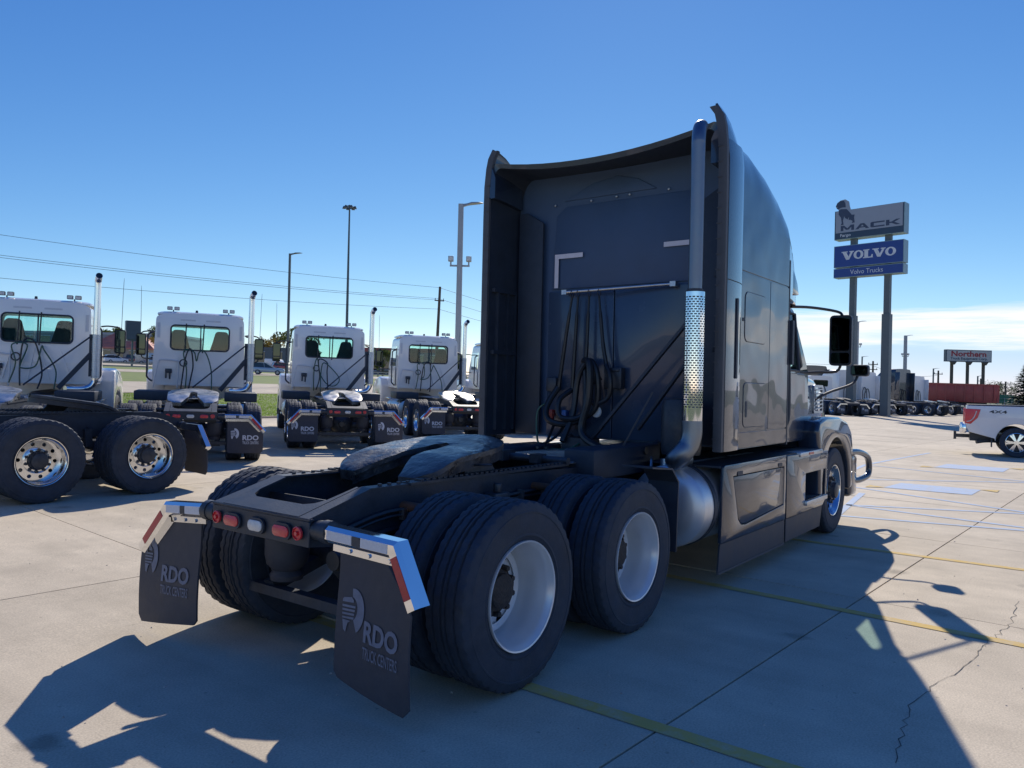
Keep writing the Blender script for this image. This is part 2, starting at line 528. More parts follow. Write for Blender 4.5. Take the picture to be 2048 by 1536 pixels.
def concrete(name, tint=1., joints=None, worn=None, base=(.59, .505, .375)):
    """cast concrete in world space: blotches, trowel streaks, speckle, oil spots; joints = (dx, dy, ox, oy, angle) draws far joints; worn = paint colour"""
    M, t, b = node_mat(name)
    g = t.nodes.new('ShaderNodeNewGeometry')
    def noise(sc, det, rg, sx=1., sy=1.):
        mp = t.nodes.new('ShaderNodeMapping')
        mp.inputs['Scale'].default_value = (sx, sy, 1)
        t.links.new(g.outputs['Position'], mp.inputs[0])
        n = t.nodes.new('ShaderNodeTexNoise')
        n.inputs['Scale'].default_value = sc
        n.inputs['Detail'].default_value = det
        n.inputs['Roughness'].default_value = rg
        t.links.new(mp.outputs[0], n.inputs['Vector'])
        return n.outputs[0]
    def rng(v, a, b_, lo, hi):
        n = t.nodes.new('ShaderNodeMapRange')
        t.links.new(v, n.inputs[0])
        for i, q in enumerate((a, b_, lo, hi)):
            n.inputs[i + 1].default_value = q
        return n.outputs[0]
    def mul(c, v):
        n = t.nodes.new('ShaderNodeMixRGB')
        n.blend_type = 'MULTIPLY'
        n.inputs[0].default_value = 1
        t.links.new(c, n.inputs[1])
        t.links.new(v, n.inputs[2])
        return n.outputs[0]
    rgb = t.nodes.new('ShaderNodeRGB')
    rgb.outputs[0].default_value = (base[0] * tint, base[1] * tint, base[2] * tint, 1)
    c = rgb.outputs[0]
    big = noise(.33, 5, .6)
    c = mul(c, rng(big, .3, .7, .84, 1.12))
    c = mul(c, rng(noise(2.1, 7, .65), .3, .7, .88, 1.1))
    c = mul(c, rng(noise(2.6, 5, .6, 1., .12), .35, .75, 1.05, .88))
    spk = noise(95, 2, .5)
    c = mul(c, rng(spk, .3, .72, .82, 1.14))
    # oil spots and tyre scuffs
    vo = t.nodes.new('ShaderNodeTexVoronoi')
    vo.inputs['Scale'].default_value = .95
    vo.inputs['Randomness'].default_value = 1
    t.links.new(g.outputs['Position'], vo.inputs['Vector'])
    ad = t.nodes.new('ShaderNodeMath')
    t.links.new(vo.outputs['Distance'], ad.inputs[0])
    t.links.new(rng(noise(9, 4, .6), 0, 1, -.09, .09), ad.inputs[1])
    c = mul(c, rng(ad.outputs[0], .04, .12, .60, 1.))
    vo2 = t.nodes.new('ShaderNodeTexVoronoi')
    vo2.inputs['Scale'].default_value = 5.5
    t.links.new(g.outputs['Position'], vo2.inputs['Vector'])
    c = mul(c, rng(vo2.outputs['Distance'], .035, .075, .72, 1.))
    c = mul(c, rng(noise(3.4, 6, .7, .25, 2.2), .66, .80, 1., .72))
    oi = t.nodes.new('ShaderNodeObjectInfo')
    c = mul(c, rng(oi.outputs['Random'], 0, 1, .95, 1.05))
    if joints:
        dx, dy, ox, oy, an = joints
        mp = t.nodes.new('ShaderNodeMapping')
        mp.vector_type = 'TEXTURE'
        mp.inputs['Location'].default_value = (ox, oy, 0)
        mp.inputs['Rotation'].default_value = (0, 0, an)
        t.links.new(g.outputs['Position'], mp.inputs[0])
        sp = t.nodes.new('ShaderNodeSeparateXYZ')
        t.links.new(mp.outputs[0], sp.inputs[0])
        for o_, d_ in ((0, dx), (1, dy)):
            q = t.nodes.new('ShaderNodeMath')
            q.operation = 'PINGPONG'
            t.links.new(sp.outputs[o_], q.inputs[0])
            q.inputs[1].default_value = d_ / 2
            c = mul(c, rng(q.outputs[0], .012, .03, .45, 1.))
    if worn:
        mxn = t.nodes.new('ShaderNodeMixRGB')
        w1 = rng(noise(7, 8, .72), .36, .54, .45, .96)
        t.links.new(w1, mxn.inputs[0])
        t.links.new(c, mxn.inputs[1])
        mxn.inputs[2].default_value = (*worn, 1)
        c = mxn.outputs[0]
    t.links.new(c, b.inputs['Base Color'])
    b.inputs['Roughness'].default_value = .82
    b.inputs['Specular IOR Level'].default_value = .3
    bm_ = t.nodes.new('ShaderNodeBump')
    bm_.inputs['Strength'].default_value = .22
    bm_.inputs['Distance'].default_value = .004
    t.links.new(spk, bm_.inputs['Height'])
    t.links.new(bm_.outputs[0], b.inputs['Normal'])
    return M

LOT_ANG = R(-3.2)
SLX, SLY = 3.27, 4.55
LOX, LOY = 0.02, -2.0
CONC = concrete('lot_concrete')
CONCFAR = concrete('lot_concrete_far', 1., (SLX, SLY, LOX, LOY, LOT_ANG))
JOINT = mat('joint_sealant', (.05, .047, .044), .8, 0, 0, .3, 8)
YEL = concrete('worn_yellow_paint', 1., None, (.66, .45, .12))
BLU = concrete('worn_blue_paint', 1.05, None, (.40, .52, .68))
ASPH = concrete('frontage_concrete', .92)
GRASSM = mat('grass_ground', (.15, .20, .035), .9, 0, 0, .35, .9, bump=.6, bs=9, dust=.35, dustcol=(.24, .24, .07))
EARTH = mat('prairie_ground', (.10, .12, .045), .95, 0, 0, .3, .05)

def struct(o, label=None):
    o['kind'] = 'structure'
    if label:
        o['label'] = label
    return o

def lotp(i, j):
    a, b = i * SLX, j * SLY
    return (LOX + a * math.cos(LOT_ANG) - b * math.sin(LOT_ANG), LOY + a * math.sin(LOT_ANG) + b * math.cos(LOT_ANG))
EDGE = 19.6

def sheet(xs, ys, lift, name, m, fn=gz):
    mb = MB()
    mb.grid([[(x, y, fn(x, y) + lift) for x in xs] for y in ys])
    return mb.build(name, m, normals=False, ang=180)

# terrain to the horizon
xs = [-4000, -1500, -500, -200, -100, -60, -40, -20, 0, 18, 40, 60, 88, 120, 160, 220, 320, 500, 900, 2000, 5500]
ys = [-4000, -1500, -500, -200, -100, -45, -20, 0, 1.5, 10, 19.6, 30, 45, 60, 80, 100, 130, 160, 209.6, 300, 500, 1200, 5000]
struct(sheet(xs, ys, -.06, 'ground', EARTH))
lot = struct(sheet([-28, -15, -6, 0, 18, 30, 60, 88, 100], [-42, -20, -6, 0, 1.5, 6, 12, EDGE], -.03, 'concrete_lot', JOINT))
# slabs near the camera: each a piece with its own edges
I0, I1, J0, J1 = -3, 9, -2, 6
def clipy(p):
    return (p[0], min(p[1], EDGE))
gap = .006
for i in range(I0, I1):
    for j in range(J0, J1):
        cs = [lotp(i, j), lotp(i + 1, j), lotp(i + 1, j + 1), lotp(i, j + 1)]
        if min(c[1] for c in cs) > EDGE - .3:
            continue
        cs = [clipy(c) for c in cs]
        cx, cy = sum(c[0] for c in cs) / 4, sum(c[1] for c in cs) / 4
        mb = MB()
        top, bot = [], []
        for c in cs:
            q = Vector((c[0] - cx, c[1] - cy))
            q = q - q.normalized() * gap * 1.414
            top.append((cx + q.x, cy + q.y, gz(cx + q.x, cy + q.y)))
        # split along the row so that the slab follows the fall of the ground
        N = 3
        P = []
        for a in range(N + 1):
            u = a / N
            l_, r_ = Vector(top[0]).lerp(Vector(top[3]), u), Vector(top[1]).lerp(Vector(top[2]), u)
            P.append([(q.x, q.y, gz(q.x, q.y)) for q in (l_, l_.lerp(r_, .5), r_)])
        mb.grid(P)
        k = [Vector(q) for q in (P[0][0], P[0][2], P[N][2], P[N][0])]
        for a in range(4):
            A, B = k[a], k[(a + 1) % 4]
            mb.add([A, B, B - Vector((0, 0, .028)), A - Vector((0, 0, .028))], [(0, 1, 2, 3)])
        mb.build('slab', CONC, lot, normals=False, ang=30)
# the far part of the same lot, joints too fine to pick apart
def farlot():
    mb = MB()
    a, b = lotp(I0, J0), lotp(I1, J1)
    def q(pts):
        mb.add([(x, y, gz(x, y) - .002) for x, y in pts], [tuple(range(len(pts)))])
    c00, c10, c11, c01 = lotp(I0, J0), lotp(I1, J0), lotp(I1, J1), lotp(I0, J1)
    def strip(p0, p1, p2, p3, nu, nv):
        P = []
        for v in range(nv + 1):
            row = []
            for u in range(nu + 1):
                A = Vector(p0).lerp(Vector(p1), u / nu)
                B = Vector(p3).lerp(Vector(p2), u / nu)
                C_ = A.lerp(B, v / nv)
                row.append((C_.x, C_.y, gz(C_.x, C_.y) - .002))
            P.append(row)
        mb.grid(P)
    e1 = (c10[0] + (EDGE - c10[1]) * math.tan(-LOT_ANG), EDGE)
    e0 = (c00[0] + (EDGE - c00[1]) * math.tan(-LOT_ANG), EDGE)
    strip(c10, (100, c10[1]), (100, EDGE), e1, 30, 40)
    strip((-28, -42), (100, -42), (100, c10[1]), (-28, c00[1]), 20, 12)
    strip((-28, c00[1]), c00, e0, (-28, EDGE), 4, 40)
    return mb
farlot().build('far_slab', CONCFAR, lot, normals=False, ang=180)

# painted markings (thin sheets over the slabs), cracks
def stripe(name, pts, w, m, lift=.004, parent=lot, seg=4):
    mb = MB()
    for a, b in zip(pts[:-1], pts[1:]):
        A, B = Vector(a), Vector(b)
        d = (B - A).normalized()
        n = Vector((-d.y, d.x)) * w / 2
        P = []
        for sgn in (-1, 1):
            P.append([(q.x, q.y, gz(q.x, q.y) + lift) for q in (A.lerp(B, t / seg) + n * sgn for t in range(seg + 1))])
        mb.grid(P)
    return mb.build(name, m, parent, normals=False, ang=180)
for x0, x1 in ((.10, .02), (3.02, 2.70), (5.42, 5.50)):
    stripe('yellow_bay_line', [(x0, 1.0), (x1, -4.6)], .105, YEL)
stripe('yellow_bay_line', [(-2.62, 1.4), (-2.8, -4.6)], .105, YEL)
# blue hatching and panels of the accessible bays
for a, b in (((7.6, -.9), (8.15, -3.2)), ((8.75, -.75), (8.25, -3.6)), ((8.75, -.75), (10.0, -3.4)), ((11.2, -.2), (9.6, -3.6)), ((12.4, .1), (14.6, -2.6)), ((13.9, .45), (15.9, .57)),
             ((15.9, .57), (14.6, -3.2)), ((15.9, .57), (21.7, .12)), ((7.6, -.9), (10.4, -.6))):
    stripe('blue_hatch_line', [a, b], .10, BLU)
for px, py, s_ in ((12.0, -1.42, 1.), (17.2, -1.45, 1.2)):
    cs = [(px + .55 * s_, py + .62), (px - .5 * s_, py + .72), (px - .45 * s_, py - .62), (px + .5 * s_, py - .66)]
    mb = MB()
    mb.add([(x, y, gz(x, y) + .005) for x, y in cs], [(0, 1, 2, 3)])
    mb.build('blue_bay_panel', BLU, lot, normals=False)
    for (x, y), (sx, sy) in zip((cs[1], cs[3]), ((-1, 1), (1, -1))):
        mb = MB()
        mb.add([(x, y - .02 * sy, gz(x, y) + .008), (x + .2, y + .26 * sy, gz(x, y) + .008), (x - .2, y + .26 * sy, gz(x, y) + .008)], [(0, 1, 2)])
        mb.build('yellow_panel_corner', YEL, lot, normals=False)
def crack(pts, w):
    rnd = random.Random(3)
    P = []
    for a, b in zip(pts[:-1], pts[1:]):
        A, B = Vector(a), Vector(b)
        n = max(2, int((B - A).length / .06))
        for k in range(n):
            q = A.lerp(B, k / n)
            P.append((q.x + rnd.uniform(-.018, .018), q.y + rnd.uniform(-.018, .018), rnd.uniform(.3, 1.)))
    mb = MB()
    mb.grid([[(x, y + s_ * w * k, gz(x, y) + .003) for x, y, k in P] for s_ in (-1, 1)])
    mb.build('crack', JOINT, lot, normals=False)
crack([(4.1, -3.2), (3.27, -3.2), (2.48, -3.09), (1.98, -3.05), (1.6, -2.96), (1.18, -2.9), (.7, -2.95), (.35, -2.98)], .0026)
crack([(3.27, -3.2), (3.0, -3.6)], .0026)
crack([(.02, 2.9), (.0, 1.6)], .003)

# roads and verges beyond the lot
xr = [-220, -100, -60, -40, -25, -12, 0, 18, 40, 60, 88, 130, 200, 320]
struct(sheet(xr, [EDGE + .12, 24, 30, 36.8], -.02, 'verge', GRASSM), 'mown grass verge beyond the lot')
struct(sheet(xr, [36.8, 42, 48, 53], .0, 'frontage_road', ASPH), 'pale concrete frontage road beyond the grass')
struct(sheet(xr, [53, 60, 70, 82], -.02, 'median', GRASSM), 'grass strip between frontage road and highway')
struct(sheet(xr, [82, 88, 96], .0, 'highway', ASPH), 'pale concrete highway behind the parked trucks')
struct(sheet(xr, [96, 110, 124], -.02, 'far_verge', GRASSM), 'grass beyond the highway')
struct(sheet(xr, [124, 150, 200], .0, 'car_park', ASPH), 'car park in front of the red roofed building')
mb = MB()
for i in range(1, len(xr) - 1):
    x0, x1 = xr[i], xr[i + 1]
    mb.box(x0, EDGE - .0, gz(x0, EDGE) - .05, x1, EDGE + .15, gz(x1, EDGE) + .07)
struct(mb.build('kerb', CONC))
# blades of grass on the verge, as far as one could see them
def blades(name, y0, y1, n, h, lab):
    rnd = random.Random(11)
    mb = MB()
    vs, fs = [], []
    for k in range(n):
        y = y0 + (y1 - y0) * rnd.random() ** 1.4
        x = rnd.uniform(-4 - .1 * y, 26 + .55 * y)
        z = gz(x, y) - .02
        a = rnd.uniform(0, 2 * PI)
        hh = h * rnd.uniform(.5, 1.3)
        w = .02
        dx, dy = math.cos(a) * w, math.sin(a) * w
        lx, ly = rnd.gauss(0, .03), rnd.gauss(0, .03)
        i0 = len(vs)
        vs += [(x - dx, y - dy, z), (x + dx, y + dy, z), (x + lx, y + ly, z + hh)]
        fs.append((i0, i0 + 1, i0 + 2))
    mb.add(vs, fs)
    o = mb.build(name, mat('grass_blade', (.22, .32, .05), .7, 0, 0, .3, .6, lucent=.55), normals=False, ang=180)
    o['kind'] = 'stuff'
    o['label'] = lab
    o['category'] = 'grass'
blades('grass', EDGE + .2, 36.6, 90000, .045, 'short green grass on the verge behind the white trucks')

# grit and small chips lying on the slabs near the camera
def grit():
    rnd = random.Random(9)
    vs, fs = [], []
    for k_ in range(650):
        x, y = rnd.uniform(-2.6, 7.5), rnd.uniform(-4.4, 5.5)
        r_ = .0035 + .0075 * rnd.random() ** 3
        z = gz(x, y) + .0005
        a = rnd.uniform(0, 6.28)
        i0 = len(vs)
        for q in range(4):
            rr = r_ * rnd.uniform(.6, 1.3)
            vs.append((x + rr * math.cos(a + q * 1.57), y + rr * math.sin(a + q * 1.57), z))
        vs.append((x + r_ * .2, y, z + r_ * rnd.uniform(.5, 1.)))
        fs += [(i0 + q, i0 + (q + 1) % 4, i0 + 4) for q in range(4)]
    mb = MB()
    mb.add(vs, fs)
    o = mb.build('gravel', mat('loose_grit', (.42, .38, .32), .85, 0, 0, .6, .9), normals=False, ang=10)
    o['kind'] = 'stuff'
    o['label'] = 'fine loose grit scattered over the concrete near the truck'
    o['category'] = 'grit'
grit()

# ------------------------------------------------------------------ shared truck pieces
def tyre_mesh(w=.142, Rr=.515, name='wheel'):
    k = w / .142
    half = [(.507, .122), (.512, .110), (.512, .080), (.499, .076), (.499, .066), (.514, .062), (.515, .024), (.501, .020), (.501, .010), (.515, .006)]
    side = [(.290, .105), (.300, .120), (.322, .131), (.326, .136), (.334, .136), (.338, .134), (.40, .142), (.448, .139), (.451, .142), (.459, .1415), (.462, .138), (.492, .130)]
    prof = [(r, -h * k) for r, h in side] + [(r, -h * k) for r, h in half] + [(r, h * k) for r, h in reversed(half)] + [(r, h * k) for r, h in reversed(side)]
    q = Rr / .515
    prof = [(r if r < .31 else .30 + (r - .30) * (Rr - .30) / .215, h) for r, h in prof]
    n1, n2 = len(side), len(prof) - len(side) - 1
    sh = {n1, n1 + 1, n2, n2 - 1}
    mid = {n1 + 5, n1 + 6, n2 - 5, n2 - 6, n1 + 2, n2 - 2}
    def fn(i, j, r):
        if i in sh and j % 3 == 0:
            return r - .011
        if i in mid and j % 3 == 1:
            return r - .006
        return r
    mb = MB()
    mb.lathe(prof, (0, 0, 0), (0, -1, 0), 132, fn)
    return mb.mesh(name, TYRE, ang=28)
def disc_holes(mb, h, rad, holes, hr, n, hole_r2=None, a0=0., inner=None):
    """flat disc facing -y at height h with n round hand holes"""
    hs = []
    for i in range(n):
        a = a0 + 2 * PI * i / n
        c, s_ = math.cos(a), math.sin(a)
        hs.append([(c * (holes + (hole_r2 or hr) * math.cos(t)) - s_ * hr * math.sin(t), s_ * (holes + (hole_r2 or hr) * math.cos(t)) + c * hr * math.sin(t)) for t in (2 * PI * k / 12 for k in range(12))])
    if inner:
        hs.append(circ(0, 0, inner, n=24))
    mb.prism(circ(0, 0, rad, n=48), (0, -h, 0), (1, 0, 0), (0, 0, 1), .012, hs)
def nuts(mb, h0, h1, rad, n, r=.017):
    for i in range(n):
        a = 2 * PI * (i + .5) / n
        mb.cyl((rad * math.cos(a), -h0, rad * math.sin(a)), (rad * math.cos(a), -h1, rad * math.sin(a)), r, r * .8, 6)
def mk(fn, name, m, **k):
    mb = MB()
    fn(mb)
    return mb.mesh(name, m, **k)
AX = (0, -1, 0)
TY = tyre_mesh()
TYF = tyre_mesh(.148, .505)
def _f(mb):
    mb.lathe([(.286, -.12), (.2985, -.125), (.2985, -.118), (.27, -.09), (.252, -.10), (.252, .0), (.262, .05), (.272, .085), (.276, .11), (.285, .122), (.290, .134), (.2985, .137), (.3005, .131), (.2985, .118)], (0, 0, 0), AX, 64)
    disc_holes(mb, -.098, .256, .205, .030, 6, a0=.5)
    mb.lathe([(.253, -.098), (.235, -.078), (.20, -.086)], (0, 0, 0), AX, 48)
RIM_STEEL = mk(_f, 'rim', RIMW, ang=30)
def _f(mb):
    mb.lathe([(.15, -.098), (.15, -.075), (.118, -.073), (.115, -.045), (.098, -.035), (.095, -.01), (.075, .0), (.045, .005), (.0001, .005)], (0, 0, 0), AX, 24)
    nuts(mb, -.075, -.033, .1325, 10, .02)
    nuts(mb, -.045, -.02, .085, 8, .012)
HUB_D = mk(_f, 'hub', HUBR, ang=30)
def _f(mb):
    mb.lathe([(.286, -.12), (.2985, -.125), (.2985, -.118), (.27, -.09), (.252, -.06), (.252, .03), (.258, .06), (.270, .085), (.274, .11), (.285, .122), (.290, .134), (.2985, .137), (.3005, .131), (.2985, .118)], (0, 0, 0), AX, 64)
    disc_holes(mb, -.045, .256, .205, .024, 10)
    mb.lathe([(.16, -.045), (.158, -.02), (.15, -.015), (.118, -.013)], (0, 0, 0), AX, 48)
RIM_ALU = mk(_f, 'rim', ALU, ang=30)
def _f(mb):
    mb.lathe([(.118, -.04), (.112, .02), (.10, .03), (.095, .075), (.07, .085), (.0001, .085)], (0, 0, 0), AX, 24)
    nuts(mb, -.02, .015, .135, 10, .022)
HUB_A = mk(_f, 'hub', SHRAPNEL, ang=30)
def _f(mb):
    mb.lathe([(.286, -.12), (.2985, -.125), (.2985, -.118), (.27, -.09), (.252, -.03), (.255, .03), (.268, .07), (.276, .10), (.285, .120), (.290, .134), (.2985, .137), (.3005, .131), (.2985, .118)], (0, 0, 0), AX, 64)
    disc_holes(mb, .062, .258, .205, .027, 10, .034)
    mb.lathe([(.165, .062), (.155, .085), (.10, .09)], (0, 0, 0), AX, 48)
RIM_STEER = mk(_f, 'rim', ALU, ang=30)
def _f(mb):
    mb.lathe([(.112, .08), (.11, .12), (.095, .125), (.09, .165), (.07, .175), (.0001, .175)], (0, 0, 0), AX, 24)
    nuts(mb, .085, .125, .140, 10, .02)
HUB_S = mk(_f, 'hub', SHRAPNEL, ang=30)
SPIN = random.Random(5)
def wheel(parent, x, y, z, kind, inner=False):
    s_ = 1 if y < 0 else -1
    mt = Matrix.Translation((x, y, z)) @ Matrix.Rotation(0 if s_ > 0 else PI, 4, 'Z') @ Matrix.Rotation(SPIN.uniform(0, 6), 4, 'Y')
    w = place('wheel', TYF if kind == 'steer' else TY, parent, mt)
    if not inner:
        place('rim', {'steel': RIM_STEEL, 'alu': RIM_ALU, 'steer': RIM_STEER}[kind], w)
        place('hub', {'steel': HUB_D, 'alu': HUB_A, 'steer': HUB_S}[kind], w)
    else:
        place('rim', {'steel': RIM_STEEL, 'alu': RIM_ALU}[kind], w, Matrix.Rotation(PI, 4, 'Z'))
    return w
def drive_wheels(root, kind):
    for x in (0., 1.32):
        for s_ in (-1, 1):
            wheel(root, x, s_ * 1.078, .512, kind)
            wheel(root, x, s_ * .742, .512, kind, True)

def emblem(mb, o, ux, uy, s):
    """shield of a heavy open crescent with a striped head, as printed on the flaps"""
    o, ux, uy = Vector(o), Vector(ux), Vector(uy)
    def P(pts):
        mb.prism([(a * s, b * s) for a, b in pts], o, ux, uy, 0)
    arc_o = [(.50 + .50 * math.cos(R(a)), .50 + .50 * math.sin(R(a))) for a in range(100, -66, -11)]
    arc_i = [(.40 + .30 * math.cos(R(a)), .54 + .27 * math.sin(R(a))) for a in range(-60, 91, 11)]
    P(arc_o + arc_i)
    P([(.0, .72), (.06, .76), (.40, .80), (.50, .74), (.50, .685), (.0, .66)])
    for k in range(4):
        y = .60 - k * .085
        P([(.0 + .01 * k, y - .004 * k), (.60 - .01 * k, y + .02), (.60 - .02 * k, y - .03), (.01 + .01 * k, y - .05)])
    P([(.05, .27), (.42, .27), (.30, .21), (.22, .0), (.12, .05)])
def flap(root, yl, yr, x, zt, zbl, zbr, cut_left, ink, skew=0.):
    """mud flap seen from behind: yl is its left edge, yr its right edge"""
    w = yl - yr
    c = .19
    if cut_left:
        poly = [(0, zt - .24), (c, zt), (w, zt), (w, zbr + .03), (w - .03, zbr), (.04, zbl), (0, zbl + .04)]
    else:
        poly = [(0, zt), (w - c, zt), (w, zt - .24), (w, zbr + .04), (w - .04, zbr), (.03, zbl), (0, zbl + .03)]
    mb = MB()
    mb.prism(poly[::-1], (x, yl, 0), (0, -1, 0), (0, 0, 1), .012)
    f = mb.build('mud_flap', FLAP, root)
    zlow = min(zbl, zbr)
    def curl(y, z):
        t = cl((zt - .12 - z) / (zt - .12 - zlow), 0, 1)
        u = (yl - y) / w
        return -.022 * math.sin(t * 2.6) + .016 * t * t * math.sin(2.2 * u + yl * 3) - .010 * math.sin(PI * u) * t
    bm = bmesh.new()
    bm.from_mesh(f.data)
    for i in range(1, 9):
        bmesh.ops.bisect_plane(bm, geom=bm.verts[:] + bm.edges[:] + bm.faces[:], plane_co=(0, 0, zlow + (zt - zlow) * i / 9), plane_no=(0, 0, 1))
    for i in range(1, 5):
        bmesh.ops.bisect_plane(bm, geom=bm.verts[:] + bm.edges[:] + bm.faces[:], plane_co=(0, yl - w * i / 5, 0), plane_no=(0, 1, 0))
    for v_ in bm.verts:
        v_.co.x += curl(v_.co.y, v_.co.z)
    bm.to_mesh(f.data)
    bm.free()
    f.data.shade_smooth()
    f.data.set_sharp_from_angle(angle=R(38))
    e = x - .005
    def bent(mb_):
        mb_.v = [(a + curl(b_, c), b_, c) for a, b_, c in mb_.v]
        return mb_
    zb = (zbl + zbr) / 2
    H = zt - zb
    def zz(fr):
        return zb + H * fr
    mb = MB()
    emblem(mb, (e, yl - w * .09, zz(.42)), (0, -.74, 0), (0, 0, 1), .32 * H)
    bent(mb).build('logo', ink, f, normals=False)
    tl = (zbr - zbl)
    mb = MB()
    put_text(mb, 'RDO', (e, yl - w * .42, zz(.385)), (0, -1, tl * .5 / w), (0, 0, 1), w * .45, H * .155, .035)
    put_text(mb, 'TRUCK CENTERS', (e, yl - w * .42, zz(.27)), (0, -1, tl * .5 / w), (0, 0, 1), w * .45, H * .085, .012)
    bent(mb).build('lettering', ink, f, normals=False)
    return f
def hanger(root, pts, x, m, flipred):
    """chrome mud flap bracket: pts = inner, elbow, end as (y, z)"""
    (y0, z0), (y1, z1), (y2, z2) = pts
    def ring(y, z, ny, nz, w=.055, h=.043):
        return [(x - w * .2, y + ny * h, z + nz * h), (x + w, y + ny * h, z + nz * h), (x + w, y - ny * h, z - nz * h), (x - w * .2, y - ny * h, z - nz * h), (x - w * .55, y - ny * h * .55, z - nz * h * .55), (x - w * .55, y + ny * h * .55, z + nz * h * .55)]
    sg = -1 if y1 < y0 else 1
    a1 = math.atan2(z1 - z0, (y1 - y0) * sg)
    a2 = math.atan2(z2 - z1, (y2 - y1) * sg)
    am = (a1 + a2) / 2
    k = 1 / math.cos((a1 - a2) / 2)
    mb = MB()
    mb.loft([ring(y0, z0, -sg * math.sin(a1), math.cos(a1)), ring(y1, z1, -sg * math.sin(am) * k, math.cos(am) * k), ring(y2, z2, -sg * math.sin(a2), math.cos(a2))], True, True, True)
    h = mb.build('mud_flap_hanger', m, root, ang=20)
    # reflective tape, set just proud of the rear face
    e = x - .055 * .55 - .003
    def tape(name, mt_, f0, f1, A, B, hh=.022):
        d = Vector((0, B[0] - A[0], B[1] - A[1]))
        n = Vector((0, -d.z, d.y)).normalized() * hh
        if n.z < 0:
            n = -n
        A3 = Vector((e, *A))
        p, q = A3 + d * f0, A3 + d * f1
        mb = MB()
        t = Vector((.004, 0, 0))
        vs = [p - n, q - n, q + n, p + n]
        mb.add(vs + [v + t for v in vs], [(0, 1, 2, 3), (4, 5, 6, 7), (0, 1, 5, 4), (1, 2, 6, 5), (2, 3, 7, 6), (3, 0, 4, 7)])
        return mb.build(name, mt_, h)
    tape('white_tape', WHTT, .10, .46, (y0, z0), (y1, z1))
    tape('maker_plate', SHRAPNEL, .47, .58, (y0, z0), (y1, z1), .024)
    tape('white_tape', WHTT, .59, .95, (y0, z0), (y1, z1))
    tape('red_tape', REDT, .12, .82, (y1, z1), (y2, z2))
    mb = MB()
    mb.bar((x + .02, y0 + (y1 - y0) * .1, z0 - .062), (x + .02, y1, z1 - .062), .012, .05)
    mb.bar((x + .02, y1 - sg * .02, z1 - .066), (x + .02, y2 - sg * .045, z2 - .02), .012, .045)
    for f in (.35, .62, .9):
        mb.cyl((x + .005, y0 + (y1 - y0) * f, z0 + (z1 - z0) * f - .068), (x + .035, y0 + (y1 - y0) * f, z0 + (z1 - z0) * f - .068), .011, None, 6)
    mb.build('clamp_strip', ALU, h)
    mb = MB()
    mb.cyl((x + .02, y0 - sg * .09, z0), (x + .02, y0 + sg * .012, z0), .052, .056, 14)
    mb.cyl((x + .02, y0 - sg * .02, z0), (x + .02, y0 + sg * .03, z0), .060, None, 14)
    mb.build('mount', SHRAPNEL, h)
    return h
def oval_light(root, y, z, x, w, h, lens):
    mb = MB()
    mb.prism(rrect(-w / 2 - .014, -h / 2 - .014, w / 2 + .014, h / 2 + .014, h / 2 + .013, 6), (x - .006, y, z), (0, -1, 0), (0, 0, 1), .012, [rrect(-w / 2, -h / 2, w / 2, h / 2, h / 2 - .001, 6)])
    o = mb.build('tail_light', BLACKP, root)
    mb = MB()
    r1 = rrect(-w / 2, -h / 2, w / 2, h / 2, h / 2 - .001, 6)
    r2 = rrect(-w / 2 + .012, -h / 2 + .012, w / 2 - .012, h / 2 - .012, h / 2 - .013, 6)
    mb.loft([[(x - .002, y - a, z + b) for a, b in r1], [(x - .012, y - a, z + b) for a, b in r1], [(x - .018, y - a, z + b) for a, b in r2]], True, False, True)
    mb.build('lens', lens, o)
    return o
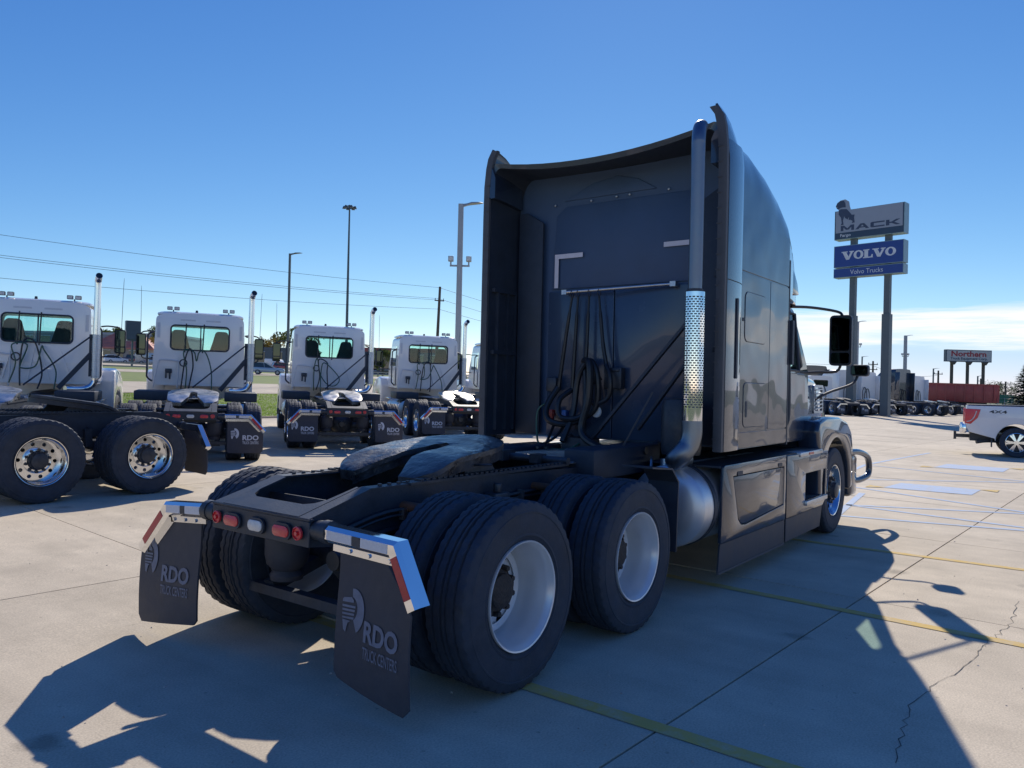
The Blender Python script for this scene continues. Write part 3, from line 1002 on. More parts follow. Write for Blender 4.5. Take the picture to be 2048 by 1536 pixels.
def chassis(root, kind, clean=False):
    """rails, tail, axles, springs and lights shared by the road tractors"""
    web = [(-.83, .79), (-.83, .925), (-.40, 1.045), (.2, 1.042), (2.2, 1.0), (6.7, .97), (6.7, .70), (.6, .72), (-.35, .74), (-.6, .76)]
    for s_ in (-1, 1):
        mb = MB()
        if s_ < 0:
            mb.prism(web[::-1], (0, -.43, 0), (1, 0, 0), (0, 0, 1), .01)
        else:
            mb.prism(web[::-1], (0, .43, 0), (1, 0, 0), (0, 0, 1), -.01)
        tp = [web[i] for i in (1, 2, 3, 4, 5)]
        for (xa, za), (xb, zb) in zip(tp[:-1], tp[1:]):
            ya, yb = sorted((s_ * .432, s_ * .345))
            mb.add([(xa, ya, za), (xb, ya, zb), (xb, yb, zb), (xa, yb, za), (xa, ya, za + .012), (xb, ya, zb + .012), (xb, yb, zb + .012), (xa, yb, za + .012)],
                   [(0, 3, 2, 1), (4, 5, 6, 7), (0, 1, 5, 4), (1, 2, 6, 5), (2, 3, 7, 6), (3, 0, 4, 7)])
        for x in (-.7, -.55, .1, .5, .9, 1.3, 1.8, 2.3):
            mb.cyl((x, s_ * .43, .86), (x, s_ * .446, .86), .014, None, 6)
        mb.build('frame_rail', FRAME, root)
    # tail: sloping gusset with a U cut-out and the lamp panel under it
    mb = MB()
    U = [(0, 0), (.68, 0), (.68, .43), (.66, .43), (.645, .23), (.61, .165), (.55, .135), (.13, .135), (.07, .165), (.035, .23), (.02, .43), (0, .43)]
    mb.prism(U, (-.828, .34, .939), (0, -1, 0), Vector((.43, 0, .12)).normalized(), .012)
    mb.build('tail_gusset', FRAME, root)
    mb = MB()
    mb.prism(rrect(-.437, .787, .437, .922, .006, 1), (-.834, 0, 0), (0, -1, 0), (0, 0, 1), .012)
    mb.box(-.836, -.44, .922, -.80, .44, .936)
    tp = mb.build('lamp_panel', FRAME, root, bev=.003, seg=1)
    for y, w, l in ((.225, .135, REDL), (0, .125, WHTL), (-.225, .135, REDL)):
        oval_light(root, y, .852, -.846, w, .058, l)
    for y in (.365, -.365):
        mb = MB()
        mb.lathe([(.036, 0), (.036, .012), (.030, .015), (.030, .006), (.0001, .006)], (-.846, y, .857), (-1, 0, 0), 20)
        o = mb.build('marker_light', REDL, root)
        mb = MB()
        mb.cyl((-.852, y, .857), (-.866, y, .857), .013, .011, 12)
        mb.build('lens', REDL, o)
    # cross members
    for x in (-.45, .66, 1.75, 2.6):
        part('cross_member', root, FRAME, lambda b: (b.box(x - .05, -.42, .78, x + .05, .42, .80), b.box(x - .006, -.42, .72, x + .006, .42, .96)))
    for x in (0, 1.32):
        def _a(b):
            b.cyl((x, -.95, .512), (x, .95, .512), .075, None, 16)
            b.lathe([(.0001, -.27), (.08, -.26), (.17, -.18), (.215, -.05), (.215, .05), (.17, .16), (.09, .26), (.0001, .27)], (x + .02, .05, .53), (0, 1, 0), 20)
            b.cyl((x + .1, .05, .56), (x + .42, .05, .60), .10, .06, 14)
            b.cyl((x - .26, .05, .55), (x, .05, .55), .06, .12, 14)
        part('axle', root, SHRAPNEL, _a)
        for s_ in (-1, 1):
            def _b(b):
                b.bar((x + .5, s_ * .45, .62), (x - .42, s_ * .45, .36), .09, .07)
                b.bar((x + .52, s_ * .45, .84), (x + .5, s_ * .45, .6), .1, .09, (1, 0, 0))
            part('trailing_arm', root, SHRAPNEL, _b)
            def _c(b):
                px = x - .33
                b.lathe([(.0001, .40), (.10, .40), (.105, .43), (.085, .46), (.125, .50), (.138, .56), (.138, .66), (.13, .71), (.10, .73), (.10, .76), (.0001, .76)], (px, s_ * .40, 0), (0, 0, 1), 24)
            part('air_spring', root, FLAP, _c)
            def _d(b):
                px = x - .17
                b.cyl((px, s_ * .53, .60), (px + .02, s_ * .53, .86), .036, None, 12)
                b.cyl((px - .02, s_ * .53, .42), (px, s_ * .53, .62), .028, None, 12)
                b.cyl((px + .02, s_ * .43, .93), (px + .02, s_ * .60, .93), .03, None, 10)
                b.cyl((px + .02, s_ * .53, .84), (px + .02, s_ * .53, .93), .026, None, 10)
            part('shock_absorber', root, RUST if not clean else SHRAPNEL, _d)
            def _e(b):
                b.lathe([(.0001, 0), (.08, .005), (.088, .03), (.088, .09), (.075, .12), (.06, .2), (.0001, .21)], (x - .14, s_ * .62, .66), (.25, 0, 1), 16)
            part('brake_chamber', root, SHRAPNEL, _e)
        part('torque_beam', root, SHRAPNEL, lambda b: (b.bar((x - .42, -.62, .345), (x - .42, .62, .345), .07, .06), b.bar((x - .36, -.5, .31), (x - .36, .5, .31), .03, .05)))
def fifth_wheel(root, m, tilt):
    rt_ = Matrix.Translation((.62, 0, 1.215)) @ Matrix.Rotation(-tilt, 4, 'Y')
    def inner(x):
        if x < -.34:
            return .075 + .125 * (-.34 - x) / .26
        if x < .03:
            return .075 - .013 * (x + .34) / .37
        return .062 * math.sqrt(max(0, 1 - ((x - .03) / .055) ** 2)) if x < .085 else 0.
    def outer(x):
        if x < -.46:
            return .445 - .105 * ((-.46 - x) / .14) ** 1.6
        if x < 0:
            return .445 + .012 * (x + .46) / .46
        return .457 * math.sqrt(max(.0004, 1 - (x / .457) ** 2))
    def bend(x, z):
        return z - .34 * max(0, -.28 - x) ** 1.25
    X = [-.60, -.585, -.56, -.53, -.50, -.46, -.42, -.38, -.34, -.28, -.22, -.16, -.10, -.04, .03, .055, .075, .085, .12, .17, .22, .27, .32, .36, .39, .42, .44, .452, .4565]
    mb = MB()
    ny = 7
    for s_ in (-1, 1):
        P = []
        for x in X:
            i_, o_ = inner(x), outer(x)
            row = []
            for k_ in range(ny + 1):
                t = k_ / ny
                y = i_ + (o_ - i_) * t
                e = min(o_ - y, (y - i_) if x < .085 else 9, (x + .60) * .8)
                row.append((x, s_ * y, bend(x, .010) - .007 * max(0, 1 - e / .014) ** 2 + .0025 * math.sin(31 * x + 17 * y)))
            P.append(row)
        mb.grid(P)
        # outer skirt, slot wall and horn tip
        mb.grid([[(x, s_ * (outer(x) - d), bend(x, z)) for x in X] for z, d in ((.003, 0), (-.03, 0), (-.036, .022), (-.10, .03))])
        Xs = [x for x in X if x <= .0851]
        mb.grid([[(x, s_ * (inner(x) + d), bend(x, z)) for x in Xs] for z, d in ((.003, 0), (-.03, .0), (-.036, .018), (-.09, .022))])
        mb.grid([[(-.60, s_ * (inner(-.6) + (outer(-.6) - inner(-.6)) * t / 4), bend(-.6, z)) for t in range(5)] for z in (.003, -.03, -.06)])
    o = mb.build('fifth_wheel', m, root, ang=30)
    o.matrix_local = rt_
    for s_ in (-1, 1):
        def _b(b):
            b.prism([(-.17, 1.06), (.17, 1.06), (.06, 1.19), (-.06, 1.19)], (.62, s_ * .36 + .02, 0), (1, 0, 0), (0, 0, 1), -.04)
            b.cyl((.62, s_ * .30, 1.165), (.62, s_ * .42, 1.165), .035, None, 12)
        part('pivot_bracket', root, SHRAPNEL, _b)
        def _c(b):
            b.box(-.1, s_ * .40 - .045, 1.045, 1.62, s_ * .40 + .045, 1.062)
            for i in range(31):
                x = .0 + i * .052
                b.box(x, s_ * .40 - .026, 1.062, x + .03, s_ * .40 + .026, 1.073)
        part('slide_rail', root, SHRAPNEL, _c)
    part('release_handle', root, SHRAPNEL, lambda b: b.tube([(.55, .1, 1.13), (.5, -.3, 1.12), (.52, -.5, 1.13), (.56, -.52, 1.13)], .009, 6, 4))
    return o
def seat(root, y, x0, m=SEAT):
    prof = [(-.27, 1.50), (-.25, 2.12), (-.20, 2.28), (-.14, 2.52), (-.10, 2.56), (.10, 2.56), (.14, 2.52), (.20, 2.28), (.25, 2.12), (.27, 1.50)]
    def _f(b):
        b.prism([(a, z) for a, z in prof], (x0, y, 0), (0, -1, 0), (0, 0, 1), -.13)
        b.box(x0 + .1, y - .25, 1.42, x0 + .6, y + .25, 1.58)
    return part('seat', root, m, _f, bev=.03)
def ring_of(x, w0, w1, zb, zt, r, zl, crown=.03, fx=None):
    """cross section of a cab: right sill, right window levels zl, roof arc, left side mirrored"""
    def wy(z):
        return w0 + (w1 - w0) * max(0, (z - zl[0])) / (zt - zl[0])
    zt2 = zt - r
    cy = wy(zt2) - r
    half = [(-w0, zb)] + [(-wy(z), z) for z in zl] + [(-wy(zt2), zt2)] + [(-(cy + r * math.cos(R(15 * i))), zt2 + (r - crown) * math.sin(R(15 * i))) for i in range(1, 7)]
    roof = [(-cy * (1 - i / 2.), zt - crown + crown * (1 - (1 - i / 2.) ** 2)) for i in range(1, 4)]
    full = half + roof + [(-a, b) for a, b in reversed(half)]
    return [((fx(b) if fx else x), a, b) for a, b in full]
def cap_hole(mb, ring, hole, fx):
    """end wall of a cab with one opening; fx(z) gives the x of the wall"""
    outer = [(a, b) for _, a, b in ring]
    loops = [outer] + ([hole] if hole else [])
    flat = [q for l in loops for q in l]
    tri = tessellate_polygon([[Vector((a, b, 0)) for a, b in l] for l in loops])
    mb.add([(fx(b), a, b) for a, b in flat], [tuple(t) for t in tri])
def mirror_unit(root, s_, x, yi, yo, z0, z1, xa, ya, za1, za0, glass=True, arm_m=HOSEB, xb=None):
    """side mirror: housing, two panes, upper and lower arm; s_=-1 right"""
    y0, y1 = sorted((s_ * yi, s_ * yo))
    ra, rb, rc = rrect(y0, z0, y1, z1, .04, 4), rrect(y0 - .006, z0 - .006, y1 + .006, z1 + .006, .045, 4), rrect(y0 + .02, z0 + .03, y1 - .02, z1 - .03, .05, 4)
    mb = MB()
    mb.loft([[(x, a, b) for a, b in ra], [(x - .012, a, b) for a, b in rb], [(x + .06, a, b) for a, b in rb], [(x + .11, a, b) for a, b in rc]], True, True, True)
    o = mb.build('mirror', BLACKP, root)
    if glass:
        zs = z0 + (z1 - z0) * .27
        for a, b in ((zs + .012, z1 - .02), (z0 + .02, zs - .012)):
            mb2 = MB()
            q = rrect(y0 + .016, a, y1 - .016, b, .02, 3)
            mb2.add([(x - .0155, p, r_) for p, r_ in q], [tuple(range(len(q)))])
            mb2.build('mirror_pane', MIRROR, o)
    ym = s_ * (yi + yo) / 2
    mb = MB()
    mb.tube([(xa, s_ * ya, za1), (xa + (x - xa) * .5, s_ * (ya + yi) / 2, za1 + .02), (x + .03, ym - s_ * .06, za1 + .005), (x + .05, ym, za1 - .04), (x + .05, ym, z1 - .05)], .016, 8, 4)
    mb.build('mirror_arm', arm_m, o)
    mb = MB()
    xa = xb or xa
    mb.tube([(xa, s_ * ya, za0), (xa + (x - xa) * .6, s_ * (ya + yi) / 2, za0 + .02), (x + .04, ym - s_ * .05, z0 - .07), (x + .05, ym, z0 + .03)], .016, 8, 4)
    mb.build('mirror_arm', arm_m, o)
    return o

# ------------------------------------------------------------------ the dark sleeper tractor
T = thing('semi_truck', 'large navy black sleeper tractor with open fifth wheel, filling the middle', 'truck')
chassis(T, 'steel')
drive_wheels(T, 'steel')
fifth_wheel(T, GREASE, R(6.5))
hanger(T, [(-.52, .875), (-1.03, .862), (-1.17, .60)], -.80, CHROME, False)
hanger(T, [(.54, .865), (.97, .832), (1.26, .545)], -.80, CHROME, True)
flap(T, -.615, -1.125, -.775, .80, .165, .075, False, FLAPINK)
flap(T, 1.31, .645, -.775, .775, .065, .155, True, FLAPINK)

# --- sleeper shell: side walls, shoulders and roof in one loft, open at the back like a scoop
def sec(x, w, zb, zs, wi, zt, zc, d=0.):
    w, zs, wi, zt, zc = w - d, zs - d * .6, wi - d, zt - d, zc - d
    half = [(-w, zb), (-w, zb + (zs - zb) * .5), (-w, zs)]
    for i in range(1, 9):
        a = R(90 * i / 8)
        half.append((-(wi + (w - wi) * math.cos(a)), zs + (zt - zs) * math.sin(a)))
    roof = []
    for i in range(1, 12):
        u = 1 - i / 6.
        roof.append((-wi * u, zc + (zt - zc) * abs(u) ** 2.1))
    return [(x, a, b) for a, b in half + roof + [(-a, b) for a, b in reversed(half)]]
ST = [(2.62, 1.235, 3.62, 1.13, 3.845, 3.735), (2.72, 1.233, 3.60, 1.12, 3.845, 3.755), (2.88, 1.228, 3.53, 1.10, 3.84, 3.79), (3.05, 1.222, 3.45, 1.06, 3.83, 3.825), (3.4, 1.222, 3.42, 1.03, 3.82, 3.87),
      (3.8, 1.222, 3.34, .99, 3.745, 3.84), (4.1, 1.222, 3.24, .97, 3.64, 3.75), (4.36, 1.222, 3.10, .95, 3.51, 3.63)]
FR = [(4.36, 1.222, 3.10, .95, 3.51, 3.63), (4.56, 1.19, 2.98, .93, 3.38, 3.50), (4.75, 1.15, 2.86, .92, 3.22, 3.35), (4.93, 1.11, 2.76, .90, 3.05, 3.17), (5.08, 1.07, 2.68, .88, 2.89, 2.98), (5.20, 1.03, 2.63, .86, 2.75, 2.82), (5.28, .99, 2.60, .85, 2.66, 2.71)]
def _s(b):
    b.loft([sec(2.63, 1.235, 1.15, 3.62, 1.13, 3.845, 3.735, .05)] + [sec(x, w, 1.15, zs, wi, zt, zc) for x, w, zs, wi, zt, zc in ST], False)
    b.add([(2.62, -1.235, 1.15), (4.36, -1.222, 1.15), (4.36, 1.222, 1.15), (3.1, 1.172, 1.15), (3.1, -1.172, 1.15), (2.62, 1.235, 1.15)], [(0, 1, 2, 3, 4), ])
body = part('sleeper', T, PAINTW, _s, ang=50)
part('scoop_liner', T, BLACKP, lambda b: b.loft([sec(x, w, 1.15, zs, wi, zt, zc, .05) for x, w, zs, wi, zt, zc in ((3.10, 1.222, 3.42, 1.05, 3.82, 3.80), (2.88, 1.228, 3.53, 1.10, 3.84, 3.79), (2.632, 1.235, 3.62, 1.13, 3.845, 3.735))], False), normals=False, ang=50)
def _w(b):
    r_ = sec(3.10, 1.222, 1.15, 3.42, 1.05, 3.83, 3.80, .052)
    b.add(r_, [tuple(range(len(r_)))])
wall = part('rear_wall', T, WALL, _w, normals=False)
part('roof_fairing', T, PAINT, lambda b: b.loft([sec(x, w, 2.585, zs, wi, zt, zc) for x, w, zs, wi, zt, zc in FR], True, True, True), ang=50)
for s_ in (-1, 1):
    def _fin(b):
        tip = [(1.238, 3.50), (1.238, 3.70), (1.228, 3.81), (1.205, 3.92), (1.165, 3.985), (1.148, 3.98), (1.172, 3.89), (1.165, 3.80), (1.12, 3.70), (1.12, 3.50)]
        end = [(1.226, 3.46), (1.224, 3.52), (1.216, 3.585), (1.202, 3.65), (1.165, 3.752), (1.148, 3.785), (1.142, 3.77), (1.14, 3.74), (1.12, 3.66), (1.12, 3.46)]
        rings = []
        for x, f in ((2.60, 0.), (2.70, .05), (2.80, .20), (2.90, .47), (2.98, .74), (3.06, 1.)):
            rings.append([(x, s_ * (p[0] + (q[0] - p[0]) * f), p[1] + (q[1] - p[1]) * f) for p, q in zip(tip, end)])
        b.loft(rings, True, True, True)
    part('roof_fin', T, PAINT, _fin, ang=45)
# plates on the rear wall
for y0, y1 in ((.765, .018), (.006, -.735)):
    part('wall_panel', wall, GLOSSB, lambda b: b.prism(rrect(-y0, 1.165, -y1, 2.60, .012, 2), (3.068, 0, 0), (0, -1, 0), (0, 0, 1), .03), bev=.004)
part('wall_panel', wall, WALL, lambda b: b.prism([(-.75, 2.625), (.90, 2.625), (.90, 3.30), (.78, 3.44), (-.60, 3.44), (-.70, 3.36)], (3.085, 0, 0), (0, -1, 0), (0, 0, 1), .02), bev=.006)
part('deflector_pad', wall, WALL, lambda b: b.prism([(-.62, 3.50), (.40, 3.50), (.20, 3.62), (-.02, 3.68), (-.30, 3.64)], (3.085, 0, 0), (0, -1, 0), (0, 0, 1), .03), bev=.012)
for y, z in ((.30, 3.47), (.02, 3.475), (-.12, 3.478), (-.52, 3.475), (.72, 3.47), (-.78, 3.55)):
    part('rivet', wall, ALUD, lambda b: b.lathe([(.012, 0), (.010, .006), (.0001, .009)], (3.08, y, z), (-1, 0, 0), 10))
for y0, z0, y1, z1 in ((.70, 2.925, .375, 2.97), (.70, 2.635, .655, 2.925), (-.49, 2.945, -.74, 2.99)):
    part('marking_tape', wall, PINKT, lambda b: b.box(3.0635 if z0 > 2.7 else 3.0635, y1, z0, 3.0655, y0, z1))
# ribs inside the far side extender
for s_ in (-1, 1):
    for x in (2.74, 2.90, 3.03):
        part('extender_rib', body, BLACKP, lambda b: b.box(x - .012, s_ * 1.165 - .022, 1.2, x + .012, s_ * 1.165 + .022, 2.62))
    for z in (1.98, 2.60):
        part('extender_rib', body, BLACKP, lambda b: b.box(2.66, s_ * 1.16 - .02, z - .02, 3.06, s_ * 1.16 + .02, z + .02))
    part('corner_post', body, BLACKP, lambda b: b.prism([(0, 1.17), (.30, 1.17), (.30, 3.30), (.10, 3.42), (0, 3.42)], (3.03, s_ * 1.13, 0), (0, -s_, 0), (0, 0, 1), .03 * s_), bev=.01)
# side extenders with their rubber edges
for s_ in (-1, 1):
    def _e(b):
        pr = [(2.655, 1.262), (2.72, 1.268), (2.95, 1.258), (3.035, 1.240), (3.035, 1.224), (2.655, 1.238)]
        rings = [[(x, s_ * y, z) for x, y in pr] for z in (1.15, 2.55)]
        b.loft(rings, True, True, True)
        rings = [[(x, s_ * (y - k), z) for x, y in pr] for z, k in ((2.558, 0), (3.3, 0), (3.55, .002), (3.70, .018))]
        b.loft(rings, True, True, True)
    ex = part('side_extender', T, PAINT, _e, ang=40)
    def _r(b):
        pr = [(2.655, 1.258), (2.60, 1.262), (2.590, 1.24), (2.598, 1.190), (2.618, 1.185), (2.655, 1.20)]
        rings = [[(x, s_ * (y - k), z) for x, y in pr] for z, k in ((1.15, 0), (3.3, 0), (3.62, .004), (3.80, .022), (3.90, .045), (3.965, .09))]
        b.loft(rings, True, True, True)
        for i in range(20):
            z = 1.25 + i * .125
            b.box(2.5885, s_ * 1.205 - .022, z, 2.5985, s_ * 1.205 + .022, z + .008)
    part('rubber_edge', ex, RUBEDGE, _r)
    # side panels, lockers and trims, each set proud with a gap between
    P_ = s_ * 1.229
    def side(poly, nm, m, par, t=.0075, y=P_, bev=.0025):
        q = [(a, b_) for a, b_ in poly]
        def _p(b):
            if s_ < 0:
                b.prism(q, (0, y, 0), (1, 0, 0), (0, 0, 1), t)
            else:
                b.prism([(-a, b_) for a, b_ in q], (0, y, 0), (-1, 0, 0), (0, 0, 1), t)
        return part(nm, par, m, _p, bev=bev, seg=1)
    side(rrect(3.06, 2.685, 4.34, 3.16, .01, 2), 'side_panel', PAINTW, body)
    side(rrect(3.06, 1.30, 3.795, 2.672, .01, 2), 'side_panel', PAINTW, body)
    side(rrect(3.805, 1.30, 4.34, 2.672, .01, 2), 'side_panel', PAINTW, body)
    side(rrect(3.06, 1.155, 4.34, 1.29, .01, 2), 'sill_panel', PAINTW, body)
    d1 = side(rrect(3.15, 2.08, 3.68, 2.51, .06, 4), 'locker_door', PAINTW, body, .007, s_ * 1.2345)
    d2 = side(rrect(3.15, 1.335, 3.73, 1.72, .05, 4), 'locker_door', PAINTW, body, .007, s_ * 1.2345)
    for a, b_, c, d in ((3.145, 2.075, 3.685, 2.515), (3.145, 1.33, 3.735, 1.725)):
        side(rrect(a, b_, c, d, .062, 4), 'door_seal', BLACKP, body, .004, s_ * 1.2305, 0)
    side(rrect(3.19, 1.42, 3.235, 1.56, .01, 2), 'door_latch', BLACKP, d2, .006, s_ * 1.238)
    side(rrect(3.10, 2.25, 3.135, 2.28, .005, 2), 'door_latch', BLACKP, d1, .006, s_ * 1.2345)
    part('marker_slot', ex, BLACKP, lambda b: b.prism(rrect(2.86, 1.75, 2.895, 2.42, .015, 3), (0, s_ * 1.272, 0), (1, 0, 0) if s_ < 0 else (1, 0, 0), (0, 0, 1), -.02 * s_))
    part('fairing_window', T, CARGLASS, lambda b: b.prism([(4.52, 2.66), (4.86, 2.66), (4.80, 2.78), (4.68, 2.90), (4.54, 2.95)], (0, s_ * 1.17, 0), (1, 0, 0), (0, 0, 1), .05 * -s_), bev=.01)
    part('drip_rail', T, BLACKP, lambda b: b.box(4.352, s_ * 1.20 - .03, 1.13, 4.378, s_ * 1.20 + .03, 2.95))

# --- cab with door window, windscreen and interior
def fxm(z):
    return 5.60 - .62 * max(0, z - 1.82)
def _c(b):
    A = dict(w0=1.075, w1=1.00, zb=1.12, zt=2.63, r=.13, zl=[1.88, 2.50])
    rings = [ring_of(x, **A) for x in (4.37, 4.74, 5.22)] + [ring_of(0, fx=fxm, **A)]
    n = len(rings[0])
    vs = [q for r_ in rings for q in r_]
    fs = []
    for k in range(3):
        for j in range(n):
            if k == 1 and j in (1, n - 3):
                continue
            fs.append((k * n + j, k * n + (j + 1) % n, (k + 1) * n + (j + 1) % n, (k + 1) * n + j))
    b.add(vs, fs)
    cap_hole(b, rings[3], rrect(-.93, 1.92, .93, 2.50, .08), fxm)
    cap_hole(b, rings[0], None, lambda z: 4.37)
cab = part('cab', T, PAINT, _c, ang=40)
part('windscreen', T, GLASS, lambda b: cap_hole(b, [(0, y, z) for y, z in rrect(-.93, 1.92, .93, 2.50, .08)], None, fxm), normals=False)
for s_ in (-1, 1):
    part('door_window', T, GLASS, lambda b: b.add([(4.74, s_ * 1.072, 1.88), (5.22, s_ * 1.072, 1.88), (5.22, s_ * 1.012, 2.50), (4.74, s_ * 1.012, 2.50)], [(0, 1, 2, 3)]), normals=False)
    part('window_frame', T, BLACKP, lambda b: b.tube([(4.74, s_ * 1.076, 1.88), (5.22, s_ * 1.076, 1.88), (5.22, s_ * 1.016, 2.50), (4.74, s_ * 1.016, 2.50), (4.74, s_ * 1.076, 1.88)], .018, 6, 0))
    part('quarter_window', T, CARGLASS, lambda b: b.add([(5.26, s_ * 1.077, 1.88), (5.54, s_ * 1.077, 1.885), (5.24, s_ * 1.028, 2.40)], [(0, 1, 2)]), normals=False)
    # door skin and grab handle
    part('door', T, PAINTW, lambda b: b.prism(rrect(4.46, 1.14, 5.44, 1.85, .05, 4), (0, s_ * 1.083, 0), (1, 0, 0), (0, 0, 1), .012 * -s_), bev=.004, seg=1)
    part('grab_handle', T, BLACKP, lambda b: (b.tube([(4.55, s_ * 1.09, 2.20), (4.56, s_ * 1.15, 2.17), (4.58, s_ * 1.16, 2.0), (4.62, s_ * 1.16, 1.5), (4.6, s_ * 1.15, 1.33), (4.56, s_ * 1.09, 1.28)], .022, 8, 5), b.box(4.40, s_ * 1.235 - .02, 1.92, 4.46, s_ * 1.235 + .02, 2.36)))
seat(T, .5, 4.75)
seat(T, -.5, 4.75)
part('dashboard', T, SEAT, lambda b: b.box(5.15, -.98, 1.45, 5.5, .98, 1.84), bev=.05)
part('steering_wheel', T, SEAT, lambda b: b.tube([(5.1 + .1 * math.sin(t), .5 + .22 * math.cos(t), 1.78 + .19 * math.sin(t)) for t in (2 * PI * i / 16 for i in range(17))], .016, 6, 0))

# --- hood, fenders, bumper
def hoodring(x, w, zt, r_):
    return ring_of(x, w, w - .05, .95, zt, r_, [1.3], .04)
part('hood', T, PAINT, lambda b: b.loft([hoodring(5.50, 1.0, 1.93, .13), hoodring(5.8, 1.0, 1.92, .13), hoodring(6.3, .985, 1.87, .13), hoodring(6.8, .93, 1.76, .16), hoodring(7.12, .86, 1.6, .2), hoodring(7.26, .78, 1.45, .2)], True, True, True), ang=45)
for s_ in (-1, 1):
    arch = [(6.23 + .60 * math.cos(R(a)), .52 + .60 * math.sin(R(a))) for a in range(-6, 188, 12)]
    outer = [(5.52, .50), (5.50, .95), (5.40, 1.22), (5.46, 1.33), (5.75, 1.375), (6.30, 1.365), (6.66, 1.30), (6.88, 1.17), (6.97, .95), (6.95, .48)]
    def _f(b):
        poly = outer + arch
        b.prism(poly, (0, s_ * 1.245, 0), (1, 0, 0), (0, 0, 1), .25 * -s_)
    part('fender', T, PAINT, _f, bev=.035, seg=3, ang=50)
    part('fender_liner', T, BLACKP, lambda b: b.grid([[(6.23 + .605 * math.cos(R(a)), s_ * y, .52 + .605 * math.sin(R(a))) for a in range(0, 181, 12)] for y in (1.2, .55)]), normals=False)
    wheel(T, 6.23, s_ * 1.075, .502, 'steer')
    def _v(b):
        b.prism(rrect(6.12, 1.40, 6.50, 1.74, .03, 3), (0, s_ * .992, 0), (1, 0, 0), (0, 0, 1), .03 * -s_, [rrect(6.15, 1.43, 6.47, 1.71, .02, 3)])
        for i in range(6):
            z = 1.45 + i * .045
            b.bar((6.14, s_ * .99, z), (6.48, s_ * .985, z + .02), .03, .016)
    part('hood_vent', T, ALUD, _v)
    part('bumper_guard', T, PAINT, lambda b: b.tube([(6.98, s_ * 1.16, .90), (7.30, s_ * 1.22, .895), (7.58, s_ * 1.265, .83), (7.66, s_ * 1.28, .72), (7.63, s_ * 1.275, .58), (7.40, s_ * 1.23, .53), (7.2, s_ * 1.18, .53)], .040, 12, 5))
    mirror_unit(T, s_, 5.85, 1.23, 1.455, 1.965, 2.525, 5.14, 1.0, 2.575, 1.86, xb=5.50)
    def _hm(b):
        b.loft([[(6.50, s_ * (1.30 + a), 1.86 + c) for a, c in rrect(0, 0, .20, .13, .03, 3)], [(6.56, s_ * (1.30 + a), 1.86 + c) for a, c in rrect(-.005, -.005, .205, .135, .035, 3)], [(6.66, s_ * (1.30 + a), 1.86 + c) for a, c in rrect(.03, .02, .17, .11, .03, 3)]], True, True, True)
    hm = part('hood_mirror', T, BLACKP, _hm)
    part('mirror_pane', hm, MIRROR, lambda b: b.add([(6.498, s_ * (1.30 + a), 1.86 + c) for a, c in rrect(.012, .012, .188, .118, .025, 3)], [tuple(range(16))]), normals=False)
    part('mirror_arm', hm, BLACKP, lambda b: b.tube([(6.2, s_ * .95, 1.55), (6.3, s_ * 1.12, 1.66), (6.5, s_ * 1.32, 1.76), (6.58, s_ * 1.37, 1.88)], .016, 8, 5))
part('bumper', T, PAINT, lambda b: b.prism([(-1.22, .34), (1.22, .34), (1.22, .86), (1.1, .92), (-1.1, .92), (-1.22, .86)], (6.98, 0, 0), (0, 1, 0), (0, 0, 1), -.34), bev=.06, seg=3)
part('grille', T, CHROME, lambda b: [b.box(7.245, -.62, .98 + i * .055, 7.285, .62, 1.005 + i * .055) for i in range(8)])
for s_ in (-1, 1):
    part('headlight', T, WHTL, lambda b: b.prism([(.0, 0), (.42, .06), (.42, .24), (.04, .20)], (7.0, s_ * .72, .98), (0, s_, 0), (0, 0, 1), -.14 * s_), bev=.02)

